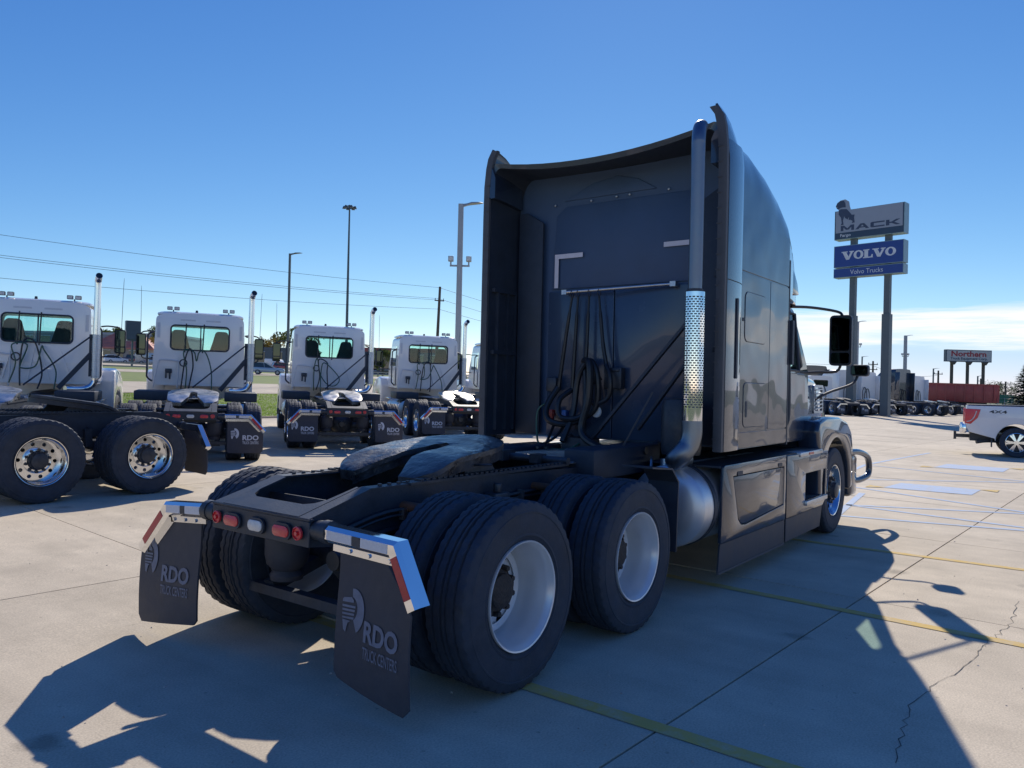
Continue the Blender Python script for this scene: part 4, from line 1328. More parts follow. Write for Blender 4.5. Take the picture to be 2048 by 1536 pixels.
# --- chassis fairings, steps, tanks
for s_ in (-1, 1):
    def sidep(poly, nm, m, par, y, t, holes=(), bev=.006):
        def _p(b):
            if s_ < 0:
                b.prism(poly, (0, y, 0), (1, 0, 0), (0, 0, 1), t, holes)
            else:
                b.prism([(-a, c) for a, c in poly], (0, -y, 0), (-1, 0, 0), (0, 0, 1), t, [[(-a, c) for a, c in h] for h in holes])
        return part(nm, par, m, _p, bev=bev, seg=2)
    door = [(2.92, .925), (4.235, .915), (4.235, .56), (3.22, .50), (3.12, .51), (3.05, .56)]
    dhole = [(2.91, .933), (4.243, .923), (4.243, .552), (3.218, .491), (3.113, .502), (3.042, .555)]
    f1 = sidep([(2.665, .40), (4.30, .40), (4.30, 1.03), (2.72, 1.035), (2.70, 1.02)], 'side_fairing', PAINTW, T, -1.252, .03, [dhole])
    sidep(door, 'storage_door', PAINTW, f1, -1.25, .02, (), .004)
    sidep([(2.92, .52), (4.24, .52), (4.24, .92), (2.92, .92)], 'fairing_backing', BLACKP, f1, -1.22, .02, (), 0)
    sidep(rrect(3.0, .93, 3.12, .965, .01, 2), 'door_latch', BLACKP, f1, -1.256, .01, (), 0)
    sidep(rrect(4.06, .93, 4.17, .965, .01, 2), 'door_latch', BLACKP, f1, -1.256, .01, (), 0)
    f2 = sidep([(4.335, .40), (5.60, .40), (5.72, .46), (5.80, .95), (5.78, 1.0), (4.335, 1.02)], 'side_fairing', PAINTW, T, -1.252, .03, [rrect(4.95, .515, 5.70, .80, .01, 2)])
    part('step_recess', f2, BLACKP, lambda b: b.box(4.93, min(s_ * .98, s_ * 1.0), .50, 5.72, max(s_ * .98, s_ * 1.0), .82))
    part('step', f2, ALUD, lambda b: b.box(4.95, min(s_ * 1.0, s_ * 1.275), .462, 5.72, max(s_ * 1.0, s_ * 1.275), .512), bev=.008)
    part('step', f2, ALUD, lambda b: b.box(4.72, min(s_ * .98, s_ * 1.268), .985, 5.52, max(s_ * .98, s_ * 1.268), 1.03), bev=.008)
    part('step_trim', f2, REDT, lambda b: b.box(5.0, s_ * 1.2705 - .002, .995, 5.16, s_ * 1.2705 + .002, 1.02))
    sidep([(2.63, .165), (4.29, .165), (4.29, .395), (2.665, .395)], 'rubber_skirt', BLACKP, T, -1.246, .014, (), 0)
    sidep([(4.34, .170), (5.52, .175), (5.60, .395), (4.34, .395)], 'rubber_skirt', BLACKP, T, -1.246, .014, (), 0)
    sidep([(2.63, .155), (4.29, .155), (4.29, .172), (2.63, .172)], 'skirt_trim', RUBEDGE, T, -1.252, .02, (), 0)
    part('fairing_deck', T, BLACKP, lambda b: b.box(2.68, min(s_ * .55, s_ * 1.225), 1.012, 5.6, max(s_ * .55, s_ * 1.225), 1.028))
    tk = part('fuel_tank', T, TANK, lambda b: b.lathe([(.0001, 2.355), (.10, 2.358), (.24, 2.375), (.305, 2.40), (.328, 2.425), (.335, 2.46), (.335, 4.35), (.30, 4.40), (.0001, 4.42)], (0, s_ * .885, .695), (1, 0, 0), 56), ang=30)
    for x in (2.62, 3.6):
        part('tank_strap', tk, BLACKP, lambda b: b.lathe([(.337, x - .03), (.345, x - .03), (.345, x + .03), (.337, x + .03)], (0, s_ * .885, .695), (1, 0, 0), 48))
    part('tank_fitting', tk, ALUD, lambda b: (b.cyl((2.55, s_ * .80, 1.0), (2.55, s_ * .80, 1.07), .045, .04, 14), b.bar((2.5, s_ * .93, 1.032), (2.75, s_ * .93, 1.028), .05, .02), b.tube([(2.45, s_ * .72, .98), (2.5, s_ * .7, 1.06), (2.65, s_ * .62, 1.06)], .012, 6, 4)))
    part('quarter_fender', T, BLACKP, lambda b: b.prism([(2.05, .42), (2.07, .95), (1.95, 1.06), (1.62, 1.09), (1.62, 1.078), (1.945, 1.048), (2.055, .945), (2.035, .42)], (0, s_ * .90, 0), (1, 0, 0), (0, 0, 1), .25 * s_))
part('equipment_box', T, BLACKP, lambda b: b.box(1.76, -.585, .93, 2.90, -.30, 1.165), bev=.02)
part('equipment_box', T, BLACKP, lambda b: b.box(2.0, .46, .88, 2.9, .80, 1.10), bev=.02)
# --- deck plate between the rails
dk = part('deck_plate', T, ALUD, lambda b: b.box(1.68, -.42, 1.052, 2.62, .42, 1.060))
for i in range(24):
    part('tread_bar', dk, ALUD, lambda b: b.box(1.70 + i * .038, -.41, 1.06, 1.715 + i * .038, .41, 1.068))
part('cross_tube', T, SHRAPNEL, lambda b: (b.cyl((1.60, -.45, 1.08), (1.60, .45, 1.08), .03, None, 10), b.box(1.5, .10, 1.05, 1.66, .2, 1.13), b.box(1.52, -.22, 1.05, 1.64, -.14, 1.12)))
part('transmission', T, SHRAPNEL, lambda b: (b.lathe([(.0001, 2.6), (.1, 2.6), (.16, 2.9), (.2, 3.4), (.27, 3.9), (.3, 4.2), (.3, 5.6), (.0001, 5.6)], (0, 0, .82), (1, 0, 0), 18), b.cyl((1.6, .03, .66), (2.65, 0, .80), .05, None, 12)))
for y in (-.62, .62):
    part('air_tank', T, SHRAPNEL, lambda b: b.lathe([(.0001, 2.75), (.09, 2.77), (.115, 2.82), (.115, 3.5), (.09, 3.56), (.0001, 3.58)], (0, y, .74), (1, 0, 0), 18))
part('cab_suspension', T, SHRAPNEL, lambda b: (b.box(2.92, -.45, 1.0, 2.99, .45, 1.06), b.cyl((2.95, -.42, 1.05), (3.2, -.5, 1.25), .035, None, 10), b.cyl((2.95, .42, 1.05), (3.2, .5, 1.25), .035, None, 10), b.box(2.80, .1, 1.02, 3.0, .4, 1.17), b.box(2.86, -.38, 1.02, 3.02, -.18, 1.14)))

# --- exhaust stack
ex = part('exhaust_stack', T, STACKM, lambda b: b.tube([(2.35, -1.12, 1.36), (2.35, -1.12, 2.4), (2.35, -1.12, 3.50), (2.352, -1.12, 3.60), (2.37, -1.115, 3.68), (2.41, -1.105, 3.74), (2.47, -1.09, 3.77)], .055, 20, 8), ang=50)
part('elbow', ex, STACKM, lambda b: b.tube([(2.35, -1.12, 1.425), (2.35, -1.12, 1.30), (2.335, -1.10, 1.21), (2.30, -1.06, 1.14), (2.32, -1.0, 1.09), (2.46, -.94, 1.07), (2.70, -.90, 1.06)], .080, 20, 7), ang=50)
def _sh(b):
    n, r0 = 96, .080
    rows = 46
    z0, dz = 1.50, .0192
    A0, A1 = R(110), R(330)
    cx, cy = 2.35, -1.12
    def pt(a, z, r_=r0):
        return (cx + r_ * math.cos(a), cy + r_ * math.sin(a), z)
    # bare bands above and below the slots
    for za, zb in ((1.405, z0), (z0 + rows * dz, 2.42)):
        k = 40
        b.grid([[pt(A0 + (A1 - A0) * i / k, z) for i in range(k + 1)] for z in (za, zb)])
    # slotted field: bars between staggered slots
    ns = 10
    for r_ in range(rows):
        za, zb = z0 + r_ * dz, z0 + (r_ + 1) * dz
        zc_ = za + dz * .42
        k = 40
        b.grid([[pt(A0 + (A1 - A0) * i / k, z) for i in range(k + 1)] for z in (za, zc_)])
        sh = .5 if r_ % 2 else 0.
        for q in range(-1, ns + 1):
            f0, f1 = (q + sh + .82) / ns, (q + sh + 1.0 + .12) / ns
            f0, f1 = max(0, f0), min(1, f1)
            if f1 <= f0:
                continue
            b.grid([[pt(A0 + (A1 - A0) * (f0 + (f1 - f0) * i / 2), z) for i in range(3)] for z in (zc_, zb)])
part('heat_shield', ex, CHROME, _sh, ang=60, normals=False)
part('stack_clamp', ex, BLACKP, lambda b: [b.lathe([(.056, z), (.064, z), (.064, z + .03), (.056, z + .03)], (2.35, -1.12, 0), (0, 0, 1), 24) for z in (1.40, 2.415)])
part('stack_bracket', ex, BLACKP, lambda b: (b.box(2.50, -1.10, 1.2, 2.55, -1.04, 2.42), b.bar((2.53, -1.05, 2.28), (2.90, .12, 1.17), .028, .028), b.bar((2.56, -1.05, 1.98), (2.92, -.35, 1.28), .028, .028), b.bar((2.45, -.72, 1.62), (2.36, -.48, 1.12), .014, .014), b.box(2.42, -1.1, 1.62, 2.52, -1.06, 1.66), b.box(2.42, -1.1, 2.16, 2.52, -1.06, 2.20)))
part('exhaust_box', ex, SHRAPNEL, lambda b: b.lathe([(.0001, 1.08), (.16, 1.10), (.17, 1.15), (.17, 1.5), (.15, 1.56), (.0001, 1.58)], (2.72, -.86, 0), (0, 0, 1), 20))

# --- air lines on the hanging bar
hb = part('hose_bar', wall, ALUD, lambda b: (b.cyl((2.99, .53, 2.578), (2.99, -.61, 2.592), .016, None, 12), b.box(2.975, .50, 2.555, 3.04, .555, 2.60), b.box(2.975, -.655, 2.57, 3.04, -.60, 2.615)))
ends = []
for y, yb, zb in ((.44, .56, 1.62), (.37, .40, 1.60), (.245, .26, 1.86), (.135, .02, 1.84)):
    def _t(b):
        b.tube([(2.99 + .028 * math.cos(t), y, 2.575 + .035 * math.sin(t) - .02) for t in (2 * PI * i / 12 for i in range(13))], .004, 5, 0)
        b.tube([(2.99, y, 2.52), (2.985, y * .8 + yb * .2, 2.35), (2.98, y * .45 + yb * .55, 2.05), (2.97, yb, zb)], [.011, .017, .02, .024], 8, 6)
    part('tender_spring', hb, HOSEB, _t)
    ends.append((2.96, yb, zb))
def hose(nm, m, pts, r_):
    return part(nm, hb, m, lambda b: b.tube(pts, r_, 9, 7))
hose('air_hose', HOSEB, [(2.96, .56, 1.64), (2.86, .62, 1.45), (2.82, .56, 1.32), (2.86, .35, 1.30), (2.9, .1, 1.45), (2.9, .08, 1.75), (2.92, .18, 1.90), (2.92, .30, 1.75), (2.88, .33, 1.4), (2.75, .36, 1.13)], .030)
hose('air_hose', HOSEB, [(2.96, .40, 1.62), (2.84, .46, 1.52), (2.80, .42, 1.36), (2.86, .22, 1.38), (2.92, .22, 1.62), (2.95, .26, 1.88)], .026)
hose('electric_cable', HOSEB, [(2.95, .26, 1.9), (2.84, .13, 1.86), (2.82, .12, 1.55), (2.80, .18, 1.25), (2.72, .0, 1.13), (2.6, -.3, 1.10), (2.6, -.6, 1.12)], .034)
hose('electric_cable', HOSEB, [(2.95, .02, 1.86), (2.90, -.06, 1.74), (2.90, -.04, 1.56), (2.90, .12, 1.50), (2.90, .16, 1.66), (2.93, .06, 1.74)], .022)
hose('air_hose', HOSEG, [(2.93, .62, 1.50), (2.86, .72, 1.42), (2.83, .71, 1.20), (2.75, .60, 1.08), (2.7, .30, 1.06), (2.8, .2, 1.12)], .010)
hose('air_hose', HOSEB, [(2.95, .58, 1.30), (2.8, .55, 1.15), (2.6, .46, 1.08), (2.4, .3, 1.09)], .014)
hose('air_hose', HOSEB, [(2.95, .45, 1.30), (2.8, .48, 1.16), (2.62, .55, 1.08), (2.4, .4, 1.09)], .014)
part('gladhand', wall, HOSER, lambda b: (b.cyl((3.0, .66, 1.30), (3.0, .64, 1.40), .026, .022, 12), b.box(2.97, .63, 1.36, 3.04, .67, 1.42)), bev=.004)
part('gladhand', wall, HOSEU, lambda b: (b.cyl((3.0, .50, 1.28), (3.0, .49, 1.38), .026, .022, 12), b.box(2.97, .47, 1.35, 3.04, .52, 1.42)), bev=.004)
part('gladhand', wall, SHRAPNEL, lambda b: b.box(2.96, .28, 1.24, 3.04, .36, 1.33), bev=.008)
part('plug_holder', wall, WHITEP, lambda b: b.lathe([(.001, .012), (.05, .012), (.056, .0)], (2.93, .10, 1.42), (-1, 0, 0), 24))
part('plug_socket', wall, SHRAPNEL, lambda b: (b.box(2.98, -.13, 1.64, 3.05, .06, 1.84), b.box(2.97, -.11, 1.80, 2.99, .04, 1.83)), bev=.01)
part('work_lamp', wall, SHRAPNEL, lambda b: b.box(2.98, .60, 1.60, 3.05, .72, 1.74), bev=.015)

# --- lines, valves and fasteners along the frame
for s_ in (-1, 1):
    for z, r_ in ((.905, .014), (.875, .010), (.80, .018)):
        part('wiring_harness', T, HOSEB, lambda b: b.tube([(-.62, s_ * .46, z - .05), (-.3, s_ * .462, z + .01), (.2, s_ * .458, z), (.62, s_ * .466, z - .012), (1.1, s_ * .458, z), (1.7, s_ * .462, z - .015), (2.4, s_ * .458, z - .01)], r_, 6, 4))
    for x in (-.2, .42, .95, 1.55):
        part('hose_clip', T, ALUD, lambda b: b.box(x, s_ * .47 - .02, .86, x + .03, s_ * .47 + .02, .925))
    part('air_valve', T, SHRAPNEL, lambda b: (b.box(.58, s_ * .50 - .05, .80, .74, s_ * .50 + .05, .94), b.cyl((.66, s_ * .50, .94), (.66, s_ * .50, 1.0), .03, None, 10)), bev=.012)
    for i in range(7):
        part('bolt', T, SHRAPNEL, lambda b: b.cyl((-.30 + i * .075, s_ * .39, 1.053), (-.30 + i * .075, s_ * .39, 1.07), .013, None, 6))
part('release_jaw', T, SHRAPNEL, lambda b: (b.box(.56, -.11, 1.12, .80, .11, 1.17), b.cyl((.70, 0, 1.10), (.70, 0, 1.19), .05, None, 14)), bev=.01)

# ------------------------------------------------------------------ white day cab tractors
def add_hoses(D, v):
    """air lines hang differently on every truck"""
    q = random.Random(40 + v)
    j = lambda a: a + q.uniform(-.05, .05)
    G1 = [[(3.66, .45, 1.25), (3.64, .38, 1.70), (3.64, .36, 2.02), (3.64, .18, 2.06), (3.64, .20, 1.70), (3.62, .28, 1.55), (3.62, .02, 1.62), (3.64, -.12, 2.02), (3.64, -.20, 1.98), (3.62, -.38, 1.6), (3.5, -.42, 1.22)],
          [(3.66, .30, 1.22), (3.64, .30, 1.6), (3.64, .33, 2.05), (3.64, .12, 2.08), (3.64, .04, 1.85), (3.64, -.02, 2.05), (3.64, -.16, 2.06), (3.62, -.22, 1.7), (3.5, -.30, 1.22)],
          [(3.66, .38, 1.24), (3.64, .42, 1.8), (3.64, .30, 2.06), (3.64, .20, 1.7), (3.62, .05, 1.42), (3.62, -.15, 1.35), (3.62, -.22, 1.6), (3.62, .1, 1.95), (3.62, .24, 1.75), (3.5, .2, 1.22)]][v % 3]
    G2 = [[(3.6, .30, 1.2), (3.64, .26, 1.6), (3.64, .24, 2.05), (3.64, .10, 2.0), (3.64, .02, 1.7), (3.5, .0, 1.2)],
          [(3.6, .24, 1.2), (3.64, .22, 1.7), (3.64, .16, 2.1), (3.64, .02, 2.06), (3.64, -.10, 1.55), (3.5, -.05, 1.2)],
          [(3.6, .36, 1.2), (3.64, .34, 1.9), (3.64, .24, 2.1), (3.64, .10, 1.8), (3.62, .14, 1.5), (3.5, .25, 1.2)]][(v + 1) % 3]
    for m_, p, r_ in ((HOSEG, G1, .014), (HOSEB, G2, .016)):
        pts = [(x, j(y), z + q.uniform(-.05, .04)) for x, y, z in p]
        part('air_hose', D, m_, lambda b: b.tube(pts, r_, 7, 6))
def day_cab():
    D = thing('day_cab_truck', 'x', 'truck')
    chassis(D, 'alu', True)
    drive_wheels(D, 'alu')
    fifth_wheel(D, STEELG, R(8))
    hanger(D, [(-.54, .855), (-1.0, .855), (-1.25, .58)], -.80, ALU, False)
    hanger(D, [(.54, .855), (1.0, .855), (1.25, .58)], -.80, ALU, True)
    flap(D, -.62, -1.235, -.775, .80, .20, .20, False, FLAPINKW)
    flap(D, 1.235, .62, -.775, .80, .20, .20, True, FLAPINKW)
    A = dict(w0=.975, w1=.935, zb=1.28, zt=2.95, r=.17, zl=[1.98, 2.60], crown=.05)
    xr_ = 3.77
    def fr(z):
        return xr_ - .03 * max(0, 2.0 - z) * -1 + .10 * max(0, z - 2.72)
    def ff(z):
        return 5.22 - .42 * max(0, z - 1.95)
    hole = rrect(-.625, 2.10, .625, 2.66, .09, 5)
    whole = rrect(-.86, 2.0, .86, 2.66, .08, 4)
    def _c(b):
        rings = [ring_of(0, fx=fr, **A), ring_of(4.1, **A), ring_of(4.85, **A), ring_of(0, fx=ff, **A)]
        n = len(rings[0])
        vs = [q for r_ in rings for q in r_]
        fs = []
        for k in range(3):
            for j in range(n):
                if k == 1 and j in (1, n - 3):
                    continue
                fs.append((k * n + j, k * n + (j + 1) % n, (k + 1) * n + (j + 1) % n, (k + 1) * n + j))
        b.add(vs, fs)
        cap_hole(b, rings[0], hole, fr)
        cap_hole(b, rings[3], whole, ff)
        # stiffening ribs pressed into the rear wall
        for y0, y1 in ((-.62, -.40), (-.22, -.05), (.16, .05), (.60, .45)):
            b.prism([(y0 - .022, 1.36), (y0 + .022, 1.36), (y1 + .018, 1.98), (y1 - .018, 1.98)], (xr_ - .014, 0, 0), (0, 1, 0), (0, 0, 1), -.02)
        b.prism(rrect(-.80, 1.70, .80, 1.72, .008, 2), (xr_ - .008, 0, 0), (0, 1, 0), (0, 0, 1), -.02)
    part('cab', D, WHITE, _c, ang=45)
    part('roof_cap', D, WHITE, lambda b: b.loft([[(x, y, z) for x, y in rrect(xr_ + .06 - k, -.90 - k, 4.85 + k, .90 + k, .2, 5)] for z, k in ((2.90, .035), (2.935, .03), (2.965, -.03), (2.985, -.2))], True, False, True), ang=50)
    def _rw(b):
        b.prism(hole, (xr_ + .004, 0, 0), (0, 1, 0), (0, 0, 1), -.004)
    part('rear_window', D, GLASS, _rw, normals=False)
    part('window_seal', D, BLACKP, lambda b: b.tube([(xr_ - .008, y, z) for y, z in hole + hole[:1]], .017, 6, 0))
    part('window_bar', D, BLACKP, lambda b: b.box(xr_ - .012, -.02, 2.11, xr_ + .012, .005, 2.65))
    part('windscreen', D, GLASS, lambda b: cap_hole(b, [(0, y, z) for y, z in whole], None, ff), normals=False)
    for s_ in (-1, 1):
        part('door_window', D, GLASS, lambda b: b.add([(4.1, s_ * .998, 1.98), (4.85, s_ * .998, 1.98), (4.85, s_ * .973, 2.60), (4.1, s_ * .973, 2.60)], [(0, 1, 2, 3)]), normals=False)
        part('door', D, WHITE, lambda b: b.prism(rrect(4.02, 1.34, 5.02, 1.94, .05, 3), (0, s_ * 1.008, 0), (1, 0, 0), (0, 0, 1), -.012 * s_), bev=.004, seg=1)
        part('reflector_strip', D, WHTT, lambda b: b.box(xr_ - .008, s_ * .88 - .028, 2.36, xr_ - .003, s_ * .88 + .028, 2.70))
        part('reflector_strip', D, WHTT, lambda b: b.box(xr_ + .004, s_ * .27 - .16, 2.765, xr_ + .010, s_ * .27 + .16, 2.80))
        part('grab_handle', D, BLACKP, lambda b: b.tube([(3.98, s_ * 1.0, 2.48), (3.97, s_ * 1.10, 2.44), (3.97, s_ * 1.12, 2.3), (3.99, s_ * 1.12, 1.6), (4.0, s_ * 1.11, 1.45), (4.02, s_ * 1.01, 1.36)], .02, 8, 4))
        seat(D, s_ * .46, 4.0)
        part('headrest_label', D, WHITEP, lambda b: b.box(3.988, s_ * .44 - .07, 2.24, 3.996, s_ * .44 + .07, 2.275))
        # work lamps on the roof
        def _l(b):
            b.cyl((4.0, s_ * .60, 2.93), (4.0, s_ * .60, 3.02), .014, None, 8)
            for k in (-1, 1):
                b.prism(rrect(-.055, -.04, .055, .04, .012, 2), (3.93, s_ * .60 + k * .075, 3.05), (0, -1, 0), (0, 0, 1), .07)
        wl = part('work_lamp', D, SHRAPNEL, _l)
        for k in (-1, 1):
            part('lens', wl, WHTL, lambda b: b.prism(rrect(-.045, -.03, .045, .03, .008, 2), (3.9285, s_ * .60 + k * .075, 3.05), (0, -1, 0), (0, 0, 1), .003))
        mirror_unit(D, s_, 4.95, 1.24, 1.45, 1.96, 2.47, 4.85, .98, 2.52, 1.86)
        part('antenna', D, ANTEN, lambda b: b.tube([(5.0, s_ * 1.36, 2.4), (5.01, s_ * 1.37, 3.2), (5.02, s_ * 1.38, 3.62)], [.006, .005, .003], 5, 3))
        # plates over the tanks and steps beside the frame
        part('deck_box', D, BLACKP, lambda b: b.box(2.55, min(s_ * .56, s_ * 1.24), .98, 3.45, max(s_ * .56, s_ * 1.24), 1.18), bev=.02)
        tk = part('fuel_tank', D, ALUD, lambda b: b.lathe([(.0001, 2.52), (.2, 2.53), (.28, 2.56), (.30, 2.60), (.30, 4.3), (.27, 4.36), (.0001, 4.38)], (0, s_ * .90, .66), (1, 0, 0), 32))
        for x in (2.9, 3.9):
            part('tank_strap', tk, CHROME, lambda b: b.lathe([(.303, x - .03), (.31, x - .03), (.31, x + .03), (.303, x + .03)], (0, s_ * .90, .66), (1, 0, 0), 32))
        part('step', D, ALU, lambda b: b.box(4.35, min(s_ * .75, s_ * 1.2), .50, 4.95, max(s_ * .75, s_ * 1.2), .54), bev=.01)
        part('step', D, ALU, lambda b: b.box(4.38, min(s_ * .75, s_ * 1.12), .92, 4.95, max(s_ * .75, s_ * 1.12), .96), bev=.01)
        # fender with headlamp, front wheel
        arch = [(5.95 + .60 * math.cos(R(a)), .52 + .60 * math.sin(R(a))) for a in range(-4, 186, 14)]
        outer = [(5.28, .62), (5.20, 1.0), (5.16, 1.35), (5.28, 1.56), (5.55, 1.62), (6.2, 1.54), (6.62, 1.36), (6.82, 1.06), (6.80, .50)]
        part('fender', D, WHITE, lambda b: b.prism(outer + arch, (0, s_ * 1.22, 0), (1, 0, 0), (0, 0, 1), -.42 * s_), bev=.05, seg=3, ang=50)
        part('headlight', D, CARGLASS, lambda b: b.lathe([(.0001, .06), (.07, .055), (.10, .03), (.11, 0), (.11, -.04)], (6.80, s_ * 1.05, 1.08), (1, 0, 0), 20))
        wheel(D, 5.95, s_ * 1.075, .502, 'steer')
    part('beacon_stub', D, BLACKP, lambda b: b.lathe([(.04, 0), (.03, .03), (.025, .07), (.0001, .075)], (4.05, .1, 2.965), (0, 0, 1), 12))
    def hr(x, w, zt, r_):
        return ring_of(x, w, w - .12, .95, zt, r_, [1.35], .05)
    part('hood', D, WHITE, lambda b: b.loft([hr(5.20, .92, 1.98, .2), hr(5.6, .88, 1.92, .2), hr(6.3, .78, 1.78, .22), hr(6.75, .68, 1.62, .24), hr(6.86, .62, 1.5, .24)], True, True, True), ang=50)
    part('bumper', D, CHROME, lambda b: b.prism([(-1.2, .36), (1.2, .36), (1.2, .72), (-1.2, .72)], (6.86, 0, 0), (0, 1, 0), (0, 0, 1), -.16), bev=.03)
    part('grille', D, CHROME, lambda b: [b.box(6.845, -.5, .85 + i * .06, 6.875, .5, .875 + i * .06) for i in range(9)])
    part('dashboard', D, SEAT, lambda b: b.box(4.85, -.9, 1.7, 5.1, .9, 2.03), bev=.04)
    part('steering_wheel', D, SEAT, lambda b: b.tube([(4.72 + .12 * math.sin(t), .46 + .21 * math.cos(t), 2.06 + .17 * math.sin(t)) for t in (2 * PI * i / 14 for i in range(15))], .017, 6, 0))
    st = part('exhaust_stack', D, ALU, lambda b: b.tube([(3.2, -.62, 1.20), (3.4, -.86, 1.20), (3.46, -1.0, 1.24), (3.48, -1.08, 1.34), (3.48, -1.10, 1.5), (3.48, -1.10, 2.4), (3.48, -1.10, 3.28), (3.46, -1.105, 3.38), (3.40, -1.12, 3.44), (3.32, -1.14, 3.47)], .063, 16, 6), ang=50)
    part('tip', st, CARGLASS, lambda b: b.cyl((3.325, -1.139, 3.47), (3.316, -1.141, 3.473), .058, None, 16))
    part('heat_shield', st, ALUD, lambda b: (b.lathe([(.078, 1.42), (.078, 2.30)], (3.48, -1.10, 0), (0, 0, 1), 20), [b.lathe([(.079, 1.45 + i * .05), (.081, 1.46 + i * .05), (.079, 1.47 + i * .05)], (3.48, -1.10, 0), (0, 0, 1), 20) for i in range(16)]))
    part('stack_bracket', st, BLACKP, lambda b: (b.box(3.50, -1.03, 1.45, 3.55, -.97, 2.30), b.box(3.44, -1.08, 2.22, 3.54, -.98, 2.28), b.box(3.44, -1.08, 1.56, 3.54, -.98, 1.60)))
    part('stack_brace', st, BLACKP, lambda b: b.cyl((3.50, -1.0, 2.26), (3.30, .12, 1.25), .016, None, 8))
    part('stack_brace', st, BLACKP, lambda b: b.bar((3.52, -1.0, 1.90), (3.40, -.46, 1.20), .05, .09))
    part('hose_coil', D, HOSEB, lambda b: b.tube([(3.66, .34 + .075 * math.cos(t), 1.80 + .075 * math.sin(t)) for t in (2 * PI * i / 16 for i in range(17))], .013, 6, 0))
    for y in (.30, -.08):
        part('tender_spring', D, HOSEB, lambda b: b.tube([(3.68, y, 2.70), (3.67, y + .01, 2.4), (3.65, y + .02, 2.04)], .014, 6, 3))
    # air connections behind a tubular guard
    part('gladhand', D, SHRAPNEL, lambda b: (b.box(3.69, .58, 1.56, 3.76, .72, 1.66), b.cyl((3.70, .62, 1.42), (3.70, .62, 1.58), .02, None, 8), b.cyl((3.70, .70, 1.44), (3.70, .70, 1.58), .02, None, 8)), bev=.01)
    part('rail_guard', D, WHITEP, lambda b: b.tube([(3.70, .96, 1.22), (3.70, .92, 1.5), (3.70, .86, 1.80), (3.70, .80, 1.86), (3.70, .50, 1.84), (3.70, .44, 1.78), (3.70, .46, 1.22)], .016, 7, 3))
    part('deck_plate', D, ALUD, lambda b: b.box(1.8, -.42, 1.052, 3.4, .42, 1.062))
    part('transmission', D, SHRAPNEL, lambda b: b.lathe([(.0001, 2.4), (.12, 2.4), (.2, 3.2), (.28, 4.0), (.28, 6.2), (.0001, 6.2)], (0, 0, .85), (1, 0, 0), 16))
    return D
D0 = day_cab()
HEAD = 56.5
hx, hy = math.cos(R(HEAD)), math.sin(R(HEAD))
def put_day(o, x, y, ang, label, lift=0.):
    # x, y: tail plate; the origin sits on the rear axle, .83 m ahead of it
    c, s_ = math.cos(R(ang)), math.sin(R(ang))
    o.matrix_world = seat_on(x + .83 * c, y + .83 * s_, ang, lift)
    tag(o, label, 'truck', 'white day cab trucks parked in a row')
rows = [(.78, 9.50, HEAD, 'white day cab truck at the left edge, its wheels hidden behind the crosswise chassis'),
        (4.14, 9.08, HEAD, 'white day cab truck next to the crosswise black chassis, right mud flap fully in view'),
        (8.02, 9.40, HEAD, 'white day cab truck in the middle of the row, both rear mud flaps in view'),
        (12.29, 9.54, HEAD, 'white day cab truck nearest the dark sleeper, polished left wheels showing'),
        (16.5, 9.75, HEAD, 'white day cab truck mostly hidden behind the dark sleeper')]
HOSED = []
for i, (x, y, a, lab) in enumerate(rows[:5]):
    o = D0 if i == 0 else copy_tree(D0)
    put_day(o, x, y, a + (0, .8, -.9, .5, -.6)[i], lab)
    HOSED.append(o)
o = copy_tree(D0)
put_day(o, 2.92, 7.62, 177.0, 'black truck chassis with polished wheels standing crosswise at the left edge')
o['group'] = 'trucks parked at the left'
for ch in o.children:                       # this one has a black, unworn fifth wheel
    if ch.name.startswith('fifth_wheel'):
        ch.data = ch.data.copy()
        ch.data.materials[0] = FRAME
for v, o in enumerate(HOSED):
    add_hoses(o, v)

